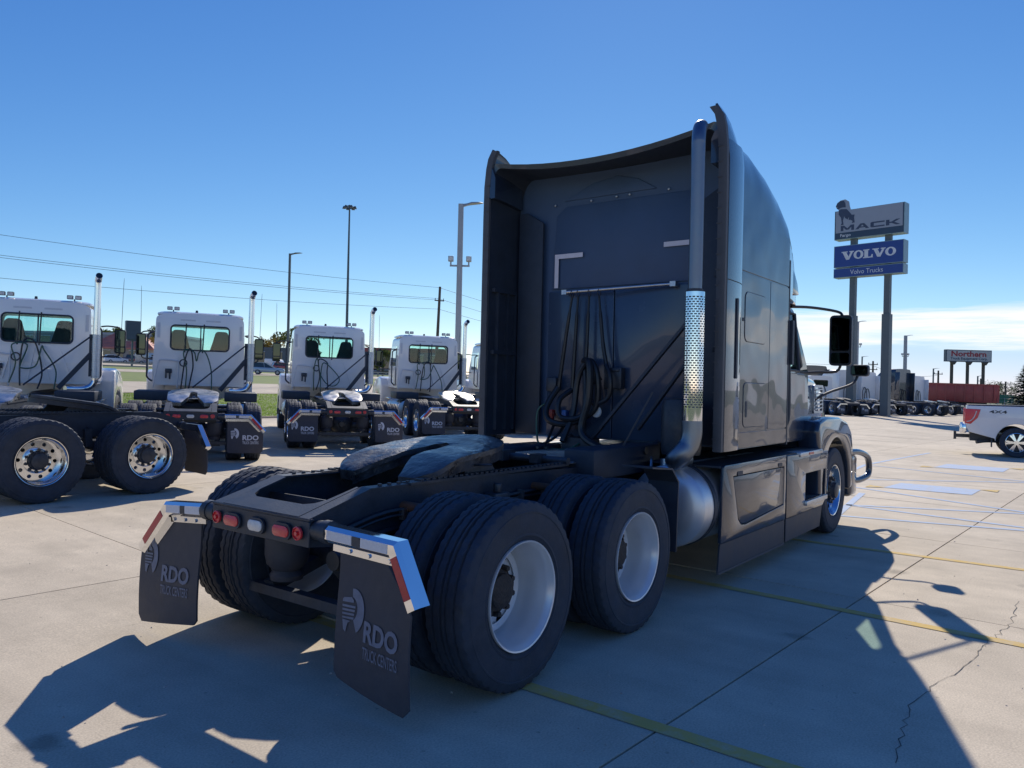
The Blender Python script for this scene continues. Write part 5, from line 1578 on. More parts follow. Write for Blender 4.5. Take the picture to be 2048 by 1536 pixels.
# ------------------------------------------------------------------ far row of tractors on the right
def zof(px, py, d):
    """height of a point seen in photo pixel px,py (2048 wide) at depth d"""
    return CAM.z + (770.7 + .0231 * (px - 1024) - py) * d / 1556.7
def far_truck(colour, roof, name, sleeper=True):
    T_ = thing(name, 'x', 'truck')
    for s_ in (-1, 1):
        part('frame_rail', T_, FRAME, lambda b: b.prism([(-.83, .79), (-.83, .93), (-.40, 1.05), (6.6, .98), (6.6, .7), (-.3, .74)], (0, s_ * .43, 0), (1, 0, 0), (0, 0, 1), .05 * s_))
        for x in (0., 1.32):
            wheel(T_, x, s_ * 1.078, .512, 'alu')
            place('wheel', TY, T_, Matrix.Translation((x, s_ * .742, .512)))
        wheel(T_, 6.1, s_ * 1.075, .502, 'steer')
        part('mud_flap_hanger', T_, ALU, lambda b: (b.bar((-.8, s_ * .5, .86), (-.8, s_ * 1.02, .86), .06, .08), b.bar((-.8, s_ * 1.0, .87), (-.8, s_ * 1.25, .58), .06, .08)))
        part('fuel_tank', T_, ALUD, lambda b: b.lathe([(.0001, 2.4), (.28, 2.42), (.32, 2.48), (.32, 4.3), (.0001, 4.35)], (0, s_ * .90, .68), (1, 0, 0), 20))
        part('side_window', T_, CARGLASS, lambda b: b.prism(rrect(4.75, 1.95, 5.40, 2.48, .06, 3), (0, s_ * 1.085, 0), (1, 0, 0), (0, 0, 1), -.02 * s_))
        part('fender', T_, colour, lambda b: b.prism([(5.35, .6), (5.3, 1.25), (5.6, 1.4), (6.4, 1.34), (6.85, 1.0), (6.85, .5)] + [(6.1 + .6 * math.cos(R(a)), .52 + .6 * math.sin(R(a))) for a in range(0, 181, 20)], (0, s_ * 1.22, 0), (1, 0, 0), (0, 0, 1), -.36 * s_), bev=.04)
        mirror_unit(T_, s_, 5.7, 1.24, 1.45, 1.95, 2.45, 5.3, 1.0, 2.5, 1.86, False)
        if sleeper:
            part('side_extender', T_, colour, lambda b: b.box(2.62, min(s_ * 1.16, s_ * 1.22), 1.16, 3.04, max(s_ * 1.16, s_ * 1.22), roof - .32), bev=.01)
            part('side_fairing', T_, colour, lambda b: b.box(2.75, min(s_ * 1.18, s_ * 1.24), .35, 5.2, max(s_ * 1.18, s_ * 1.24), 1.02), bev=.02)
    flap(T_, -.62, -1.235, -.775, .80, .20, .20, False, FLAPINKW)
    flap(T_, 1.235, .62, -.775, .80, .20, .20, True, FLAPINKW)
    part('tail_gusset', T_, FRAME, lambda b: b.prism([(0, 0), (.86, 0), (.86, .45), (.7, .45), (.6, .14), (.26, .14), (.16, .45), (0, .45)], (-.83, .43, .94), (0, -1, 0), Vector((.43, 0, .12)).normalized(), .15))
    part('fifth_wheel', T_, STEELG if sleeper else FRAME, lambda b: b.prism([(-.5, -.36), (-.2, -.45)] + [(.45 * math.cos(R(a)), .45 * math.sin(R(a))) for a in range(-80, 81, 20)] + [(-.2, .45), (-.5, .36), (-.5, .16), (.05, .06), (.05, -.06), (-.5, -.16)], (.6, 0, 1.24), (.99, 0, .13), (0, 1, 0), .1))
    if sleeper:
        A = [(3.02, 1.2, roof - .4, 1.02, roof - .04, roof), (3.6, 1.2, roof - .42, 1.0, roof - .04, roof), (4.1, 1.2, roof - .5, .98, roof - .12, roof - .07), (4.55, 1.18, roof - .72, .95, roof - .34, roof - .27), (4.9, 1.1, max(2.62, roof - 1.0), .92, max(2.74, roof - .66), max(2.78, roof - .6)), (5.2, 1.02, 2.56, .88, 2.66, 2.7)]
        zb = [1.15, 1.15, 1.15, 1.15, 1.15, 1.15]
        part('sleeper', T_, colour, lambda b: b.loft([sec(x, w, 1.15, zs, wi, zt, zc) for x, w, zs, wi, zt, zc in A], True, True, True), ang=50)
    else:
        part('cab', T_, colour, lambda b: b.loft([ring_of(x, 1.0, .95, 1.25, zt, .16, [1.95, 2.55]) for x, zt in ((3.77, 2.93), (4.9, 2.95), (5.2, 2.6))], True, True, True), ang=50)
        part('rear_window', T_, GLASSD, lambda b: b.prism(rrect(-.6, 2.1, .6, 2.6, .08, 3), (3.762, 0, 0), (0, -1, 0), (0, 0, 1), .004))
    part('hood', T_, colour, lambda b: b.loft([ring_of(x, w, w - .05, .95, zt, .18, [1.3]) for x, w, zt in ((5.1, 1.0, 1.9), (5.9, .96, 1.8), (6.7, .86, 1.6), (7.0, .76, 1.4))], True, True, True), ang=50)
    xb = 3.0 if sleeper else 3.75
    part('air_hose', T_, HOSEB, lambda b: b.tube([(xb - .08, .35, 1.2), (xb - .06, .35, 1.9), (xb - .06, .15, 2.2), (xb - .06, -.05, 1.9), (xb - .1, -.1, 1.2)], .03, 6, 5))
    part('air_hose', T_, HOSEB, lambda b: b.tube([(xb - .08, .15, 1.2), (xb - .06, .1, 1.7), (xb - .06, -.2, 2.1), (xb - .06, -.4, 1.7), (xb - .1, -.4, 1.2)], .03, 6, 5))
    return T_
GR = 'trucks parked on the far side of the lot'
def put_far(o, px, d, rel, label):
    p = spot(px, d)
    o.matrix_world = seat_on(p.x, p.y, math.degrees(yaw) - rel)
    tag(o, label, 'truck', GR)
FW = far_truck(WHITE, 3.55, 'sleeper_truck')
FD = far_truck(PAINT, 4.0, 'sleeper_truck')
FC = far_truck(WHITE, 3.0, 'day_cab_truck', False)
put_far(FC, 1695, 57, -8, 'white day cab truck just right of the dark sleeper\'s mirror, far across the lot')
put_far(FW, 1752, 61, -22, 'white sleeper truck behind the thick pylon post')
put_far(copy_tree(FW), 1788, 64, -22, 'white sleeper truck between the pylon post and the tall dark sleeper')
put_far(FD, 1872, 67, -33, 'tall dark sleeper truck in the far row, two polished wheels in side view')
put_far(copy_tree(FW), 1898, 72, -33, 'white sleeper truck just beyond the tall dark one, by the red dump body')
put_far(copy_tree(FC), 1916, 78, -33, 'white day cab truck in front of the red dump body')
put_far(copy_tree(FD), 1664, 66, -8, 'dark sleeper truck seen beside the fender of the big navy sleeper')
put_far(copy_tree(FC), 1930, 84, -33, 'last truck of the far row, almost under the billboard posts')

# red dump truck
p = spot(1946, 80)
DT = thing('dump_truck', 'red dump truck with ribbed steel body behind the far trucks', 'dump truck', seat_on(p.x, p.y, math.degrees(yaw) + 62))
def _bx(b):
    b.prism([(-1.9, 1.2), (5.2, 1.2), (5.4, 3.0), (-2.1, 3.0)], (0, -1.25, 0), (1, 0, 0), (0, 0, 1), 2.5)
db = part('dump_body', DT, REDPAINT, _bx, bev=.03)
for s_ in (-1, 1):
    for i in range(9):
        part('rib', db, REDPAINT, lambda b: b.box(-1.8 + i * .85, s_ * 1.29 - .045, 1.25, -1.7 + i * .85, s_ * 1.29 + .045, 2.95))
    part('top_rail', db, REDPAINT, lambda b: b.box(-2.1, s_ * 1.29 - .06, 2.95, 5.35, s_ * 1.29 + .06, 3.08))
for i in range(4):
    part('rib', db, REDPAINT, lambda b: b.box(-2.2, -1.2 + i * .78, 1.25, -1.98, -1.1 + i * .78, 3.02))
part('cab_shield', DT, REDPAINT, lambda b: b.box(5.2, -1.1, 3.02, 6.3, 1.1, 3.14), bev=.03)
part('cab', DT, REDPAINT, lambda b: b.loft([ring_of(x, 1.0, .95, 1.1, 2.85, .15, [1.9, 2.5]) for x in (5.6, 7.0)], True, True, True), bev=.0)
part('cab_window', DT, CARGLASS, lambda b: b.prism(rrect(5.9, 1.95, 6.8, 2.5, .06, 3), (0, -1.01, 0), (1, 0, 0), (0, 0, 1), -.02))
part('hood', DT, REDPAINT, lambda b: b.box(7.0, -.85, .9, 8.5, .85, 1.85), bev=.15)
part('frame', DT, FRAME, lambda b: b.box(-1.2, -.45, .8, 8.3, .45, 1.2))
for x in (0., 1.35, 7.6):
    for s_ in (-1, 1):
        wheel(DT, x, s_ * 1.05, .512, 'alu')

# ------------------------------------------------------------------ signs
def up_mtx(px, d, rel):
    """stands upright; local x runs to the right as seen from the camera, turned by rel degrees"""
    p = spot(px, d)
    a = yaw - PI / 2 + R(rel)
    mt = Matrix.Rotation(a, 4, 'Z')
    mt.translation = p
    return mt
PD = 60.
SG = thing('sign_pylon', 'tall two post pylon with silver and blue truck maker panels', 'sign', up_mtx(1737, PD, -46))
g0 = SG.matrix_world.translation.z
k = PD / 1556.7
def sz(px, py):
    return zof(px, py, PD) - g0
# local x of a photo column on the face
def sx(px):
    t = (px - 1024) / 1556.7
    return PD * (t - (1737 - 1024) / 1556.7) / (math.cos(R(46)) + math.sin(R(46)) * t)
for px in (1702, 1771):
    x = sx(px)
    part('post', SG, POLEG, lambda b: (b.box(x - .21, -.21, sz(1737, 632), x + .21, .21, sz(1737, 440)), b.box(x - .29, -.29, 0, x + .29, .29, sz(1737, 630))))
def panel(x0, x1, z0, z1, m, nm, dpt=.45):
    o = part(nm, SG, SIGNEDGE, lambda b: b.box(x0, -dpt, z0, x1, dpt, z1))
    for s_ in (-1, 1):
        part('face', o, m, lambda b: b.box(x0 + .04, min(s_ * dpt, s_ * (dpt + .012)), z0 + .04, x1 - .04, max(s_ * dpt, s_ * (dpt + .012)), z1 - .04))
    return o
X0, X1 = sx(1667), sx(1806)
zA1, zA0 = sz(1737, 415), sz(1737, 474)
zB1, zB0, zC0 = sz(1737, 487), sz(1737, 532), sz(1737, 552)
pA = panel(X0, X1, zA0, zA1, SIGNDARK, 'top_panel')
pB = panel(X0, X1, zB0 + .03, zB1, SIGNBLUE, 'middle_panel')
pC = panel(X0, X1, zC0, zB0 - .05, SIGNBLUE, 'lower_panel')
yf = -.466
Wd = X1 - X0
HA = zA1 - zA0
def inlay(par, nm, m, fn, y=yf):
    mb = MB()
    fn(mb, y)
    return mb.build(nm, m, par, normals=False)
part('silver_face', pA, SIGNSILV, lambda b: b.box(X0 + .10, yf - .012, zA0 + HA * .23, X1 - .12, yf, zA1 - .03))
yf2 = yf - .016
G_ = {'M': [(0, 0), (0, 1), (.25, 1), (.5, .42), (.75, 1), (1, 1), (1, 0), (.79, 0), (.79, .62), (.6, .15), (.4, .15), (.21, .62), (.21, 0)],
      'A': [(0, 0), (.36, 1), (.64, 1), (1, 0), (.76, 0), (.69, .22), (.31, .22), (.24, 0)],
      'C': [(.12, 0), (1, 0), (1, .25), (.24, .25), (.24, .75), (1, .75), (1, 1), (.12, 1), (0, .88), (0, .12)],
      'K': [(0, 0), (0, 1), (.24, 1), (.24, .62), (.38, .62), (.7, 1), (1, 1), (.58, .5), (1, 0), (.7, 0), (.38, .38), (.24, .38), (.24, 0)],
      'V': [(0, 1), (.5, 1), (.5, .88), (.40, .88), (.57, .36), (.73, .88), (.63, .88), (.63, 1), (1, 1), (1, .88), (.92, .88), (.62, 0), (.38, 0), (.09, .88), (0, .88)],
      'L': [(0, 1), (.64, 1), (.64, .88), (.52, .88), (.52, .12), (.78, .12), (.89, .38), (1, .38), (1, 0), (0, 0), (0, .12), (.13, .12), (.13, .88), (0, .88)],
      'O': circ(.5, .5, .5, .5, 28)}
HO = {'A': [[(.39, .42), (.5, .76), (.61, .42)]], 'O': [circ(.5, .5, .22, .36, 24)]}
def word(mb, w, x, z, widths, h, gap_, y):
    for ch, wd in zip(w, widths):
        mb.prism([(a * wd, c * h) for a, c in G_[ch]], (x, y, z), (1, 0, 0), (0, 0, 1), .0, [[(a * wd, c * h) for a, c in q] for q in HO.get(ch, [])])
        x += wd + gap_
inlay(pA, 'lettering', SIGNINK, lambda b, y: word(b, 'MACK', X0 + Wd * .095, zA0 + HA * .285, [Wd * .20] * 4, HA * .185, Wd * .018, y), yf2)
inlay(pA, 'lettering', SIGNWHITE, lambda b, y: put_text(b, 'Fargo', (X0 + Wd * .09, y, zA0 + HA * .055), (1, 0, 0), (0, 0, 1), Wd * .155, HA * .13, .012), yf - .004)
inlay(pB, 'lettering', SIGNWHITE, lambda b, y: word(b, 'VOLVO', X0 + Wd * .115, zB0 + (zB1 - zB0) * .34, [Wd * .185, Wd * .145, Wd * .14, Wd * .185, Wd * .15], (zB1 - zB0) * .38, -Wd * .006, y), yf - .004)
inlay(pC, 'lettering', SIGNWHITE, lambda b, y: put_text(b, 'Volvo Trucks', (X0 + Wd * .25, y, zC0 + .20), (1, 0, 0), (0, 0, 1), Wd * .47, .36, .0), yf - .004)
# dog emblem standing on the top panel's left end: pale plate with a dark figure, from a 1000-unit outline
def du(a, c):
    return (X0 + Wd * (a - 160) / 1330., zA0 + HA * (1.0 - (c - 270 + 40) / 480.) + .0)
plate = [(180, 150), (205, 95), (270, 60), (365, 50), (440, 95), (455, 170), (480, 240), (530, 310), (570, 330), (565, 465), (500, 470), (215, 470), (215, 300), (240, 215), (200, 190)]
fig = [[(178, 150), (205, 100), (270, 66), (340, 70), (372, 120), (380, 185), (330, 180), (262, 185), (240, 205), (200, 182), (230, 160), (196, 166)],
       [(245, 215), (290, 205), (400, 215), (455, 270), (500, 320), (558, 325), (548, 372), (562, 455), (505, 458), (520, 425), (470, 400), (440, 405), (448, 350), (420, 392), (372, 362), (352, 330), (330, 400), (345, 470), (285, 474), (305, 440), (290, 350), (240, 290)]]
dg_ = part('dog_emblem', pA, SIGNSILV, lambda b: b.prism([du(a, c) for a, c in plate][::-1], (0, yf - .02, 0), (1, 0, 0), (0, 0, 1), .06))
for f in fig:
    part('figure', dg_, SIGNINK, lambda b: b.prism([du(a, c) for a, c in f][::-1], (0, yf - .030, 0), (1, 0, 0), (0, 0, 1), .008))
# billboard
BD = 115.
kb = BD / 1556.7
NB = thing('billboard', 'cream billboard with red lettering on three posts in the distance', 'sign', up_mtx(1934, BD, 4))
g1 = NB.matrix_world.translation.z
bz = lambda py: zof(1934, py, BD) - g1
bw = 95 * kb
fb = part('panel', NB, SIGNDARK, lambda b: b.box(-bw / 2, -.3, bz(724), bw / 2, .3, bz(700)))
part('face', fb, SIGNCREAM, lambda b: b.box(-bw / 2 + .12, -.312, bz(724) + .12, bw / 2 - .12, -.3, bz(700) - .12))
inlay(fb, 'lettering', SIGNRED, lambda b, y: put_text(b, 'Northern', (-bw * .39, y, bz(713.6)), (1, 0, 0), (0, 0, 1), bw * .77, .82, .03), -.316)
inlay(fb, 'lettering', SIGNINK, lambda b, y: put_text(b, 'Truck Equipment Corp.', (-bw * .41, y, bz(721.5)), (1, 0, 0), (0, 0, 1), bw * .82, .50, .03), -.316)
for px in (1901, 1934, 1967):
    x = (px - 1934) * kb
    part('post', NB, WOODP, lambda b: (b.box(x - .16, -.16, 0, x + .16, .16, bz(724)), b.prism([(-.5, 0), (.5, 0), (.16, -.45), (-.16, -.45)], (x, -.17, bz(724)), (1, 0, 0), (0, 0, 1), -.3)))

# ------------------------------------------------------------------ lamp posts, masts, poles and wires
def lamp(px, d, ytop, w, label, flood=False, side=1, dark=False, head=1.0):
    mt = up_mtx(px, d, 0)
    o = thing('lamp_post', label, 'lamp post', mt)
    h = zof(px, ytop, d) - mt.translation.z
    part('pole', o, POLE if not dark else POLEG, lambda b: b.loft([[(x, y, z) for x, y in rrect(-q / 2, -q / 2, q / 2, q / 2, q * .12, 2)] for z, q in ((0, w * 1.1), (h, w * .92))], True, True, True))
    def _h(b):
        b.loft([[(side * x, y, z) for y, z in ((-a, h - t), (a, h - t), (a * .8, h + c), (-a * .8, h + c))] for x, a, t, c in ((w * .3, .06, .12, .0), (.28, .10, .04, .03), (.45, .19, -.01, .07), (.62 + .18 * head, .17, -.05, .08), (.75 + .2 * head, .06, -.06, .05))], True, True, True)
    part('lamp_head', o, POLE if not dark else POLEG, _h)
    if flood:
        hf = h * .71
        part('bracket', o, POLE, lambda b: b.box(-.42, -.035, hf - .035, .42, .035, hf + .035))
        for s_ in (-1, 1):
            f = part('floodlight', o, POLE, lambda b: (b.cyl((s_ * .38, 0, hf), (s_ * .38, 0, hf + .20), .035, None, 8), b.box(s_ * .38 - .11, -.10, hf + .18, s_ * .38 + .11, .10, hf + .40)), bev=.02)
            part('lens', f, WHTL, lambda b: b.box(s_ * .38 - .085, -.108, hf + .21, s_ * .38 + .085, -.102, hf + .37))
    return o
lamp(914, 33, 408, .235, 'square steel lamp post with two floodlights beside the dark sleeper', True)
lamp(574, 60, 507, .17, 'slim lamp post with one head between two white cabs', False, 1, True)
lamp(1712, 82, 643, .30, 'lamp post with floodlights right of the truck mirror', True)
lamp(1809, 100, 671, .36, 'lamp post with floodlights above the far white sleepers', True)
lamp(1723, 130, 713, .20, 'thin distant lamp post left of the pylon\'s thick post', False, 1, True, 1.6)
lamp(1866, 135, 737, .20, 'thin distant lamp post left of the billboard', False, 1, True, 1.6)
lamp(1955, 150, 752, .22, 'thin distant lamp post behind the billboard posts', False, 1, True, 1.6)
HM = thing('high_mast_light', 'very tall thin mast with a ring of lamps at its top', 'lamp post', up_mtx(691, 122, 0))
hh = zof(697, 411, 122) - HM.matrix_world.translation.z
part('mast', HM, POLEG, lambda b: b.cyl((0, 0, 0), (0, 0, hh), .26, .12, 12))
part('lamp_ring', HM, POLEG, lambda b: b.tube([(.8 * math.cos(t), .8 * math.sin(t), hh - .3) for t in (2 * PI * i / 12 for i in range(13))], .08, 6, 0))
for i in range(6):
    a = 2 * PI * i / 6
    part('lamp', HM, POLEG, lambda b: (b.cyl((0, 0, hh + .1), (.75 * math.cos(a), .75 * math.sin(a), hh - .25), .04, None, 6), b.cyl((.85 * math.cos(a), .85 * math.sin(a), hh - .5), (.85 * math.cos(a), .85 * math.sin(a), hh - .1), .3, .14, 10)))
def upole(px, d, ytop, label, w=.16, arms=((0.9, 1.1),), lean=0.):
    mt = up_mtx(px, d, 25)
    o = thing('utility_pole', label, 'utility pole', mt)
    h = zof(px, ytop, d) - mt.translation.z
    part('pole', o, WOODP, lambda b: b.cyl((0, 0, 0), (lean * h, 0, h), w * 1.2, w * .8, 10))
    for f, a in arms:
        ar = part('cross_arm', o, WOODP, lambda b: b.box(lean * h * f - a, -.06, h * f - .06, lean * h * f + a, .06, h * f + .06))
        for s_ in (-1, 0, 1):
            part('insulator', ar, SHRAPNEL, lambda b: b.cyl((lean * h * f + s_ * a * .9, 0, h * f + .06), (lean * h * f + s_ * a * .9, 0, h * f + .28), .05, .03, 8))
    return o
upole(870, 88, 573, 'leaning wooden utility pole left of the square lamp post', .17, ((.86, .55),), .03)
upole(1745, 118, 722, 'utility pole with cross arms between mirror and pylon post', .16, ((.92, 1.0), (.80, .9)))
upole(1876, 125, 741, 'utility pole with cross arms left of the red dump body', .16, ((.9, 1.0),))
upole(2011, 150, 763, 'distant utility pole with cross arms beside the spruce', .18, ((.9, 1.6), (.75, 1.6)))
upole(1961, 170, 757, 'distant utility pole seen between billboard posts', .18, ((.9, 1.2),))
def wire(a, b_, sag, label, r_=.016):
    A, B = Vector(a), Vector(b_)
    pts = []
    for i in range(25):
        t = i / 24
        q = A.lerp(B, t)
        q.z -= sag * 4 * t * (1 - t)
        pts.append(q)
    mb = MB()
    mb.tube(pts, r_, 5, 0)
    return tag(mb.build('power_line', WIRE), label, 'power line', 'power lines over the left side')
def sky_pt(px, py, d):
    p = spot(px, d)
    return Vector((p.x, p.y, zof(px, py, d)))
for (ya, yb), lab in zip(((447, 575), (491, 597), (496, 600), (541, 618)), ('topmost power line over the white trucks', 'upper of the two close power lines over the white trucks', 'lower of the two close power lines over the white trucks', 'lowest power line over the white trucks')):
    wire(sky_pt(-160, ya, 56), sky_pt(873, yb, 88), .35, lab)
for yb, ye, lab in ((575, 668, 'topmost power line right of the utility pole'), (597, 690, 'middle power line right of the utility pole'), (618, 700, 'lowest power line right of the utility pole')):
    wire(sky_pt(873, yb, 88), sky_pt(1230, ye, 175), .6, lab, .02)
wire(sky_pt(1745, 731, 118), sky_pt(1300, 700, 118), .5, 'power line left of the pole beyond the mirror', .02)
wire(sky_pt(1745, 731, 118), sky_pt(1876, 750, 125), .8, 'power line behind the pylon post', .02)

# ------------------------------------------------------------------ pickup at the right edge
def spoke_rim(mb, r_, n=6):
    mb.lathe([(r_ * .80, -.09), (r_ * .94, -.09), (r_, .10), (r_ * 1.02, .115), (r_ * .96, .12), (r_ * .90, .07), (r_ * .86, .0)], (0, 0, 0), AX, 40)
    for i in range(n):
        a = 2 * PI * i / n
        for da in (-.13, .13):
            c, s_ = math.cos(a + da), math.sin(a + da)
            mb.bar((.05 * math.cos(a), -.085, .05 * math.sin(a)), (r_ * .92 * c, -.075, r_ * .92 * s_), .045, .03, (0, 1, 0))
    mb.cyl((0, -.05, 0), (0, -.10, 0), .075, .06, 16)
def car_tyre(r_, rim, w):
    mb = MB()
    mb.lathe([(rim, -w * .8), (rim * 1.08, -w), (r_ * .93, -w), (r_, -w * .8), (r_, w * .8), (r_ * .93, w), (rim * 1.08, w), (rim, w * .8)], (0, 0, 0), AX, 40)
    return mb.mesh('wheel', TYRE)
PT = car_tyre(.41, .27, .135)
PR = mk(lambda b: spoke_rim(b, .265), 'rim', ALU)
BACK = mk(lambda b: b.lathe([(.24, -.02), (.0001, -.02)], (0, 0, 0), AX, 24), 'brake', SHRAPNEL)
P = thing('pickup_truck', 'white pickup truck cut off by the right edge, tail towards the middle', 'pickup')
pp = spot(2036, 21.3)
P.matrix_world = seat_on(pp.x, pp.y, math.degrees(yaw) - 119)
P.matrix_world = P.matrix_world @ Matrix.Translation((0, 1.0, 0))
arch1 = [(0 + .50 * math.cos(R(a)), .42 + .50 * math.sin(R(a))) for a in range(0, 181, 12)]
arch2 = [(3.69 + .50 * math.cos(R(a)), .42 + .50 * math.sin(R(a))) for a in range(0, 181, 12)]
sidep_ = [(-.52, .50), (-1.12, .66), (-1.20, .80), (-1.22, 1.10), (-1.20, 1.395), (.78, 1.40), (3.05, 1.40), (4.45, 1.24), (4.62, 1.05), (4.64, .55), (4.3, .45)] + arch2 + [(3.1, .42), (.6, .42)] + arch1
part('body', P, CARW, lambda b: b.prism(sidep_, (0, -1.0, 0), (1, 0, 0), (0, 0, 1), 2.0), bev=.035, seg=3, ang=50)
part('cab', P, CARW, lambda b: b.loft([[(x, s_ * w, z) for x, w, z, s_ in ((a0, w0, z0, -1), (a1, w0, z0, -1), (a1, w0, z0, 1), (a0, w0, z0, 1))] for a0, a1, w0, z0 in ((.80, 3.25, .97, 1.37), (.86, 2.95, .90, 1.55), (.98, 2.35, .80, 1.90), (1.1, 2.2, .72, 1.95))], True, True, True), bev=.04)
for s_ in (-1, 1):
    part('side_window', P, CARGLASS, lambda b: b.add([(.98, s_ * .955, 1.46), (2.85, s_ * .955, 1.46), (2.35, s_ * .835, 1.82), (1.08, s_ * .835, 1.82)], [(0, 1, 2, 3)]), normals=False)
    tl_ = part('tail_light', P, REDL, lambda b: b.prism([(-1.245, .90), (-1.10, .88), (-.93, 1.06), (-.86, 1.30), (-1.245, 1.31)], (0, s_ * 1.012, 0), (1, 0, 0), (0, 0, 1), -.10 * s_), bev=.012)
    part('light_bar', tl_, WHTL, lambda b: b.tube([(-1.20, s_ * 1.015, .95), (-1.10, s_ * 1.015, .98), (-1.02, s_ * 1.015, 1.08), (-.96, s_ * 1.015, 1.25)], .014, 6, 4))
    part('bumper_corner', P, CHROME, lambda b: b.box(-1.33, min(s_ * .55, s_ * .98), .62, -1.20, max(s_ * .55, s_ * .98), .88), bev=.03)
    def _dl(b):
        if s_ < 0:
            put_text(b, '4X4', (-.66, -1.004, 1.20), (1, 0, 0), (0, 0, 1), .42, .085, .03)
        else:
            put_text(b, '4X4', (-.24, 1.004, 1.20), (-1, 0, 0), (0, 0, 1), .42, .085, .03)
    part('decal', P, SHRAPNEL, _dl, normals=False)
    part('arch_lip', P, BLACKP, lambda b: b.grid([[(.505 * math.cos(R(a)), s_ * y, .42 + .505 * math.sin(R(a))) for a in range(0, 181, 12)] for y in (1.003, .6)]), normals=False)
    for x in (0, 3.69):
        w = place('wheel', PT, P, Matrix.Translation((x, s_ * .87, .41)) @ Matrix.Rotation(0 if s_ < 0 else PI, 4, 'Z'))
        place('rim', PR, w)
        place('brake', BACK, w)
part('bed_cover', P, BLACKP, lambda b: b.box(-1.17, -.93, 1.40, .76, .93, 1.435), bev=.012)
part('bumper', P, CHROME, lambda b: b.box(-1.35, -.55, .60, -1.20, .55, .84), bev=.02)
part('hitch', P, SHRAPNEL, lambda b: (b.box(-1.46, -.05, .46, -1.0, .05, .56), b.box(-1.50, -.04, .40, -1.43, .04, .62), b.cyl((-1.465, 0, .58), (-1.465, 0, .64), .03, None, 10)))
part('exhaust_pipe', P, SHRAPNEL, lambda b: b.tube([(-.3, -.7, .42), (-.7, -.78, .42), (-.95, -.9, .38)], .05, 10, 4))
part('mud_guard', P, BLACKP, lambda b: b.box(-.60, -.98, .26, -.57, -.72, .5))
part('underbody', P, FRAME, lambda b: b.box(-1.1, -.6, .40, 4.4, .6, .62))

# ------------------------------------------------------------------ traffic and parked cars beyond the highway
CT = car_tyre(.34, .21, .11)
CRIM = mk(lambda b: spoke_rim(b, .205, 5), 'rim', CARS)
def car(paint, label, mt, kind='suv'):
    if kind == 'suv':
        L, body, roof, hgt = 4.5, [(-.95, .35), (-.98, .85), (-.9, 1.02), (2.55, .98), (3.4, .85), (3.52, .6), (3.5, .35)], [(-.92, .98), (-.62, 1.58), (.1, 1.66), (1.0, 1.62), (2.15, .98)], 1.66
    elif kind == 'van':
        body, roof = [(-1.1, .4), (-1.12, 2.1), (-1.0, 2.3), (1.9, 2.3), (2.3, 2.1), (2.7, 1.2), (3.5, 1.0), (3.6, .4)], [(1.75, 1.25), (1.75, 1.95), (2.2, 1.95), (2.6, 1.25)]
    elif kind == 'pickup':
        body, roof = [(-1.1, .5), (-1.15, 1.2), (.9, 1.2), (3.0, 1.22), (4.3, 1.08), (4.4, .5)], [(.9, 1.18), (1.05, 1.82), (2.2, 1.82), (2.95, 1.2)]
    o = thing('parked_car' if kind != 'x' else 'car', label, {'suv': 'car', 'van': 'van', 'pickup': 'pickup'}[kind], mt)
    wb = 2.6 if kind != 'pickup' else 3.5
    part('body', o, paint, lambda b: b.prism(body, (0, -.88, 0), (1, 0, 0), (0, 0, 1), 1.76), bev=.06, seg=3, ang=50)
    if kind == 'van':
        for s_ in (-1, 1):
            part('side_window', o, CARGLASS, lambda b: b.prism(roof, (0, s_ * .885, 0), (1, 0, 0), (0, 0, 1), -.01 * s_))
    else:
        cx = sum(a for a, _ in roof) / len(roof)
        def _g(b):
            b.loft([[(a, -.82 + .16 * (c - .98), c) for a, c in roof], [(a, .82 - .16 * (c - .98), c) for a, c in roof]], True, True, True)
        gh = part('cabin', o, CARGLASS, _g)
        part('roof', o, paint, lambda b: b.loft([[(a + .0, s_ * (.80 - .16 * (c - .98)), c + .012) for a, c in roof[1:-1]] for s_ in (-1, 1)], False) if len(roof) > 3 else None, normals=False)
        for s_ in (-1, 1):
            part('pillar', o, paint, lambda b: [b.bar((roof[i][0], s_ * (.822 - .16 * (roof[i][1] - .98)), roof[i][1]), (roof[i + 1][0], s_ * (.822 - .16 * (roof[i + 1][1] - .98)), roof[i + 1][1]), .05, .07) for i in range(len(roof) - 1)] + [b.bar((.85, s_ * .822, .98), (.75, s_ * .72, 1.62), .03, .07)])
    for x in (0, wb):
        for s_ in (-1, 1):
            w = place('wheel', CT, o, Matrix.Translation((x, s_ * .80, .34)) @ Matrix.Rotation(0 if s_ < 0 else PI, 4, 'Z'))
            place('rim', CRIM, w)
    part('tail_light', o, REDL, lambda b: [b.box(-1.16 if kind != 'suv' else -1.0, s_ * .72 - .1, .8, -1.0 if kind != 'suv' else -.9, s_ * .72 + .1, .98) for s_ in (-1, 1)])
    part('headlight', o, WHTL, lambda b: [b.box((3.36 if kind != 'pickup' else 4.3), s_ * .68 - .12, .68, (3.5 if kind != 'pickup' else 4.43), s_ * .68 + .12, .82) for s_ in (-1, 1)])
    return o
def carpos(px, d, rel):
    p = spot(px, d)
    return seat_on(p.x, p.y, math.degrees(yaw) - rel)
GC = 'cars in the car park beyond the highway'
car(CARB, 'pale blue hatchback driving right on the highway behind the white trucks', carpos(516, 107, 78), 'suv')
